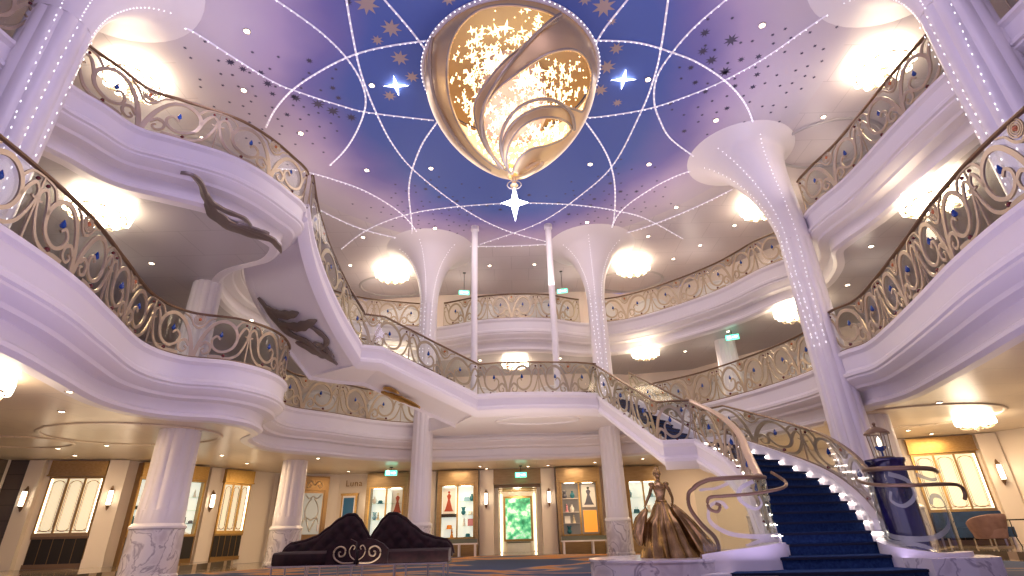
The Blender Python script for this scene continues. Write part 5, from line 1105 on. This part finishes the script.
pl = [(0, .5), (.085, .1), (.33, 0), (.085, -.1), (0, -.52), (-.085, -.1), (-.33, 0), (-.085, .1)]
vs4 = [V((x, 0, z)) for x, z in pl] + [V((0, -.12, 0)), V((0, .12, 0))]; vs4 = [v + V((0, 0, -.12)) for v in vs4]
mb.add(vs4, [[i, (i + 1) % 8, 8] for i in range(8)] + [[(i + 1) % 8, i, 9] for i in range(8)]); mb.build('pendant_star', 'starwhite', CH, smooth=False, label='white four pointed star at the tip')
point('chandelier_lamp', (CX * KC, CY * KC, 9.8), 110, (1, .82, .58), .5); point('chandelier_lamp', (CX * KC, CY * KC - .2, 8.9), 22, (1, .8, .55), .3)
# ------------------------------------------------------------------ unseen fill lights added to the atrium, plus lower spots and gallery lamps
LAV = (.72, .61, 1.)
for x, y, pw in ((-3.5, 3.0, 190), (3.5, 3.0, 190)):
    area('overhead_fill', (x, y, 11.0), (0, 0, 0), 3.0, pw, LAV)  # unseen panels added under the ceiling to wash the near fascias lavender
area('overhead_fill', (0, 13.0, 11.0), (0, 0, 0), 6.0, 330, (1, .84, .80))  # unseen warm panel added to brighten the far side
area('floor_fill', (-3.0, 6.0, .3), (PI, 0, 0), 5.0, 130, (.70, .56, 1.)); area('floor_fill', (3.0, 6.0, .3), (PI, 0, 0), 5.0, 130, (.70, .56, 1.))  # unseen panels added near the floor to light the soffits lavender
area('floor_fill', (0, 13.5, .3), (PI, 0, 0), 6.0, 210, (1, .80, .70))  # unseen warm panel added near the floor, aimed up
for x, y, pw in ((-10.5, 14.0, 48), (-12.5, 15.4, 24), (-8.8, 17.5, 50), (-6.5, 20.6, 45), (-2.4, 21.2, 45), (2.4, 21.2, 45), (6.5, 20.6, 45), (9.0, 17.5, 40), (12.5, 15.2, 60), (10.8, 14.8, 40), (-9.4, 11.0, 45), (10.0, 10.8, 45)):
    area('spot_and_bounce_fill', (x, y, 3.1), (0, 0, 0), .7, pw * 1.1, (1, .70, .42)); point('spot_and_bounce_fill', (x, y, 1.8), pw * .40, (1, .74, .46), .5)  # area stands for the downlights; mid-air point is added floor-bounce fill
point('corridor_lamp', (0, 24.6, 2.2), 26, (1, .85, .6), .2)
for x, y in ((-8.5, 15.5), (-6.0, 20.8), (-2, 20.8), (2.5, 20.8), (7.5, 19), (9.5, 12.5), (-9.8, 11)):
    point('gallery_lamp', (x, y, 6.2), 16, (1, .82, .66), .3); point('gallery_lamp', (x, y, 10.0), 24, (1, .84, .72), .3)
for a_ in range(0, 360, 40):
    x, y = .1 + 6.6 * math.cos(math.radians(a_)), 10.3 + 6.6 * math.sin(math.radians(a_))
    area('ceiling_fill', (x, y, 8.6), (PI, 0, 0), 1.2, 26, (.80, .72, 1.) if y < 12 else (1, .80, .80))  # unseen upward panels added around the atrium to brighten the ceiling
area('ceiling_fill', (0, 9.6, 6.9), (PI, 0, 0), 2.0, 45, (.62, .66, 1.))  # unseen mid-air panel added to lift the blue of the ceiling
# ------------------------------------------------------------------ camera / world / view

def setcam():
    f, vx, vy, HC = 526., 482., -840., .75
    zc = V((vx - 512, 288 - vy, -f)).normalized(); fw = V((0, 0, -1)); yc = (fw - zc * fw.dot(zc)).normalized(); xc = yc.cross(zc)
    R = Matrix((xc, yc, zc))      # rows: world axes in camera space -> camera to world
    c = bpy.data.cameras.new('camera'); c.sensor_width = 36; c.lens = f / 1024 * 36; c.clip_end = 200; c.clip_start = .05
    o = bpy.data.objects.new('camera', c); COL.objects.link(o); o.matrix_world = Matrix.Translation((0, 0, HC)) @ R.to_4x4(); scn.camera = o
setcam()
w = bpy.data.worlds.new('world'); scn.world = w; w.use_nodes = True
w.node_tree.nodes['Background'].inputs[0].default_value = (.50, .42, .80, 1); w.node_tree.nodes['Background'].inputs[1].default_value = .75  # lavender ambient added as soft fill through the open side behind the camera
vs_ = scn.view_settings; vs_.view_transform = 'Standard'; vs_.look = 'None'; vs_.gamma = 1; vs_.exposure = .12; vs_.use_curve_mapping = False
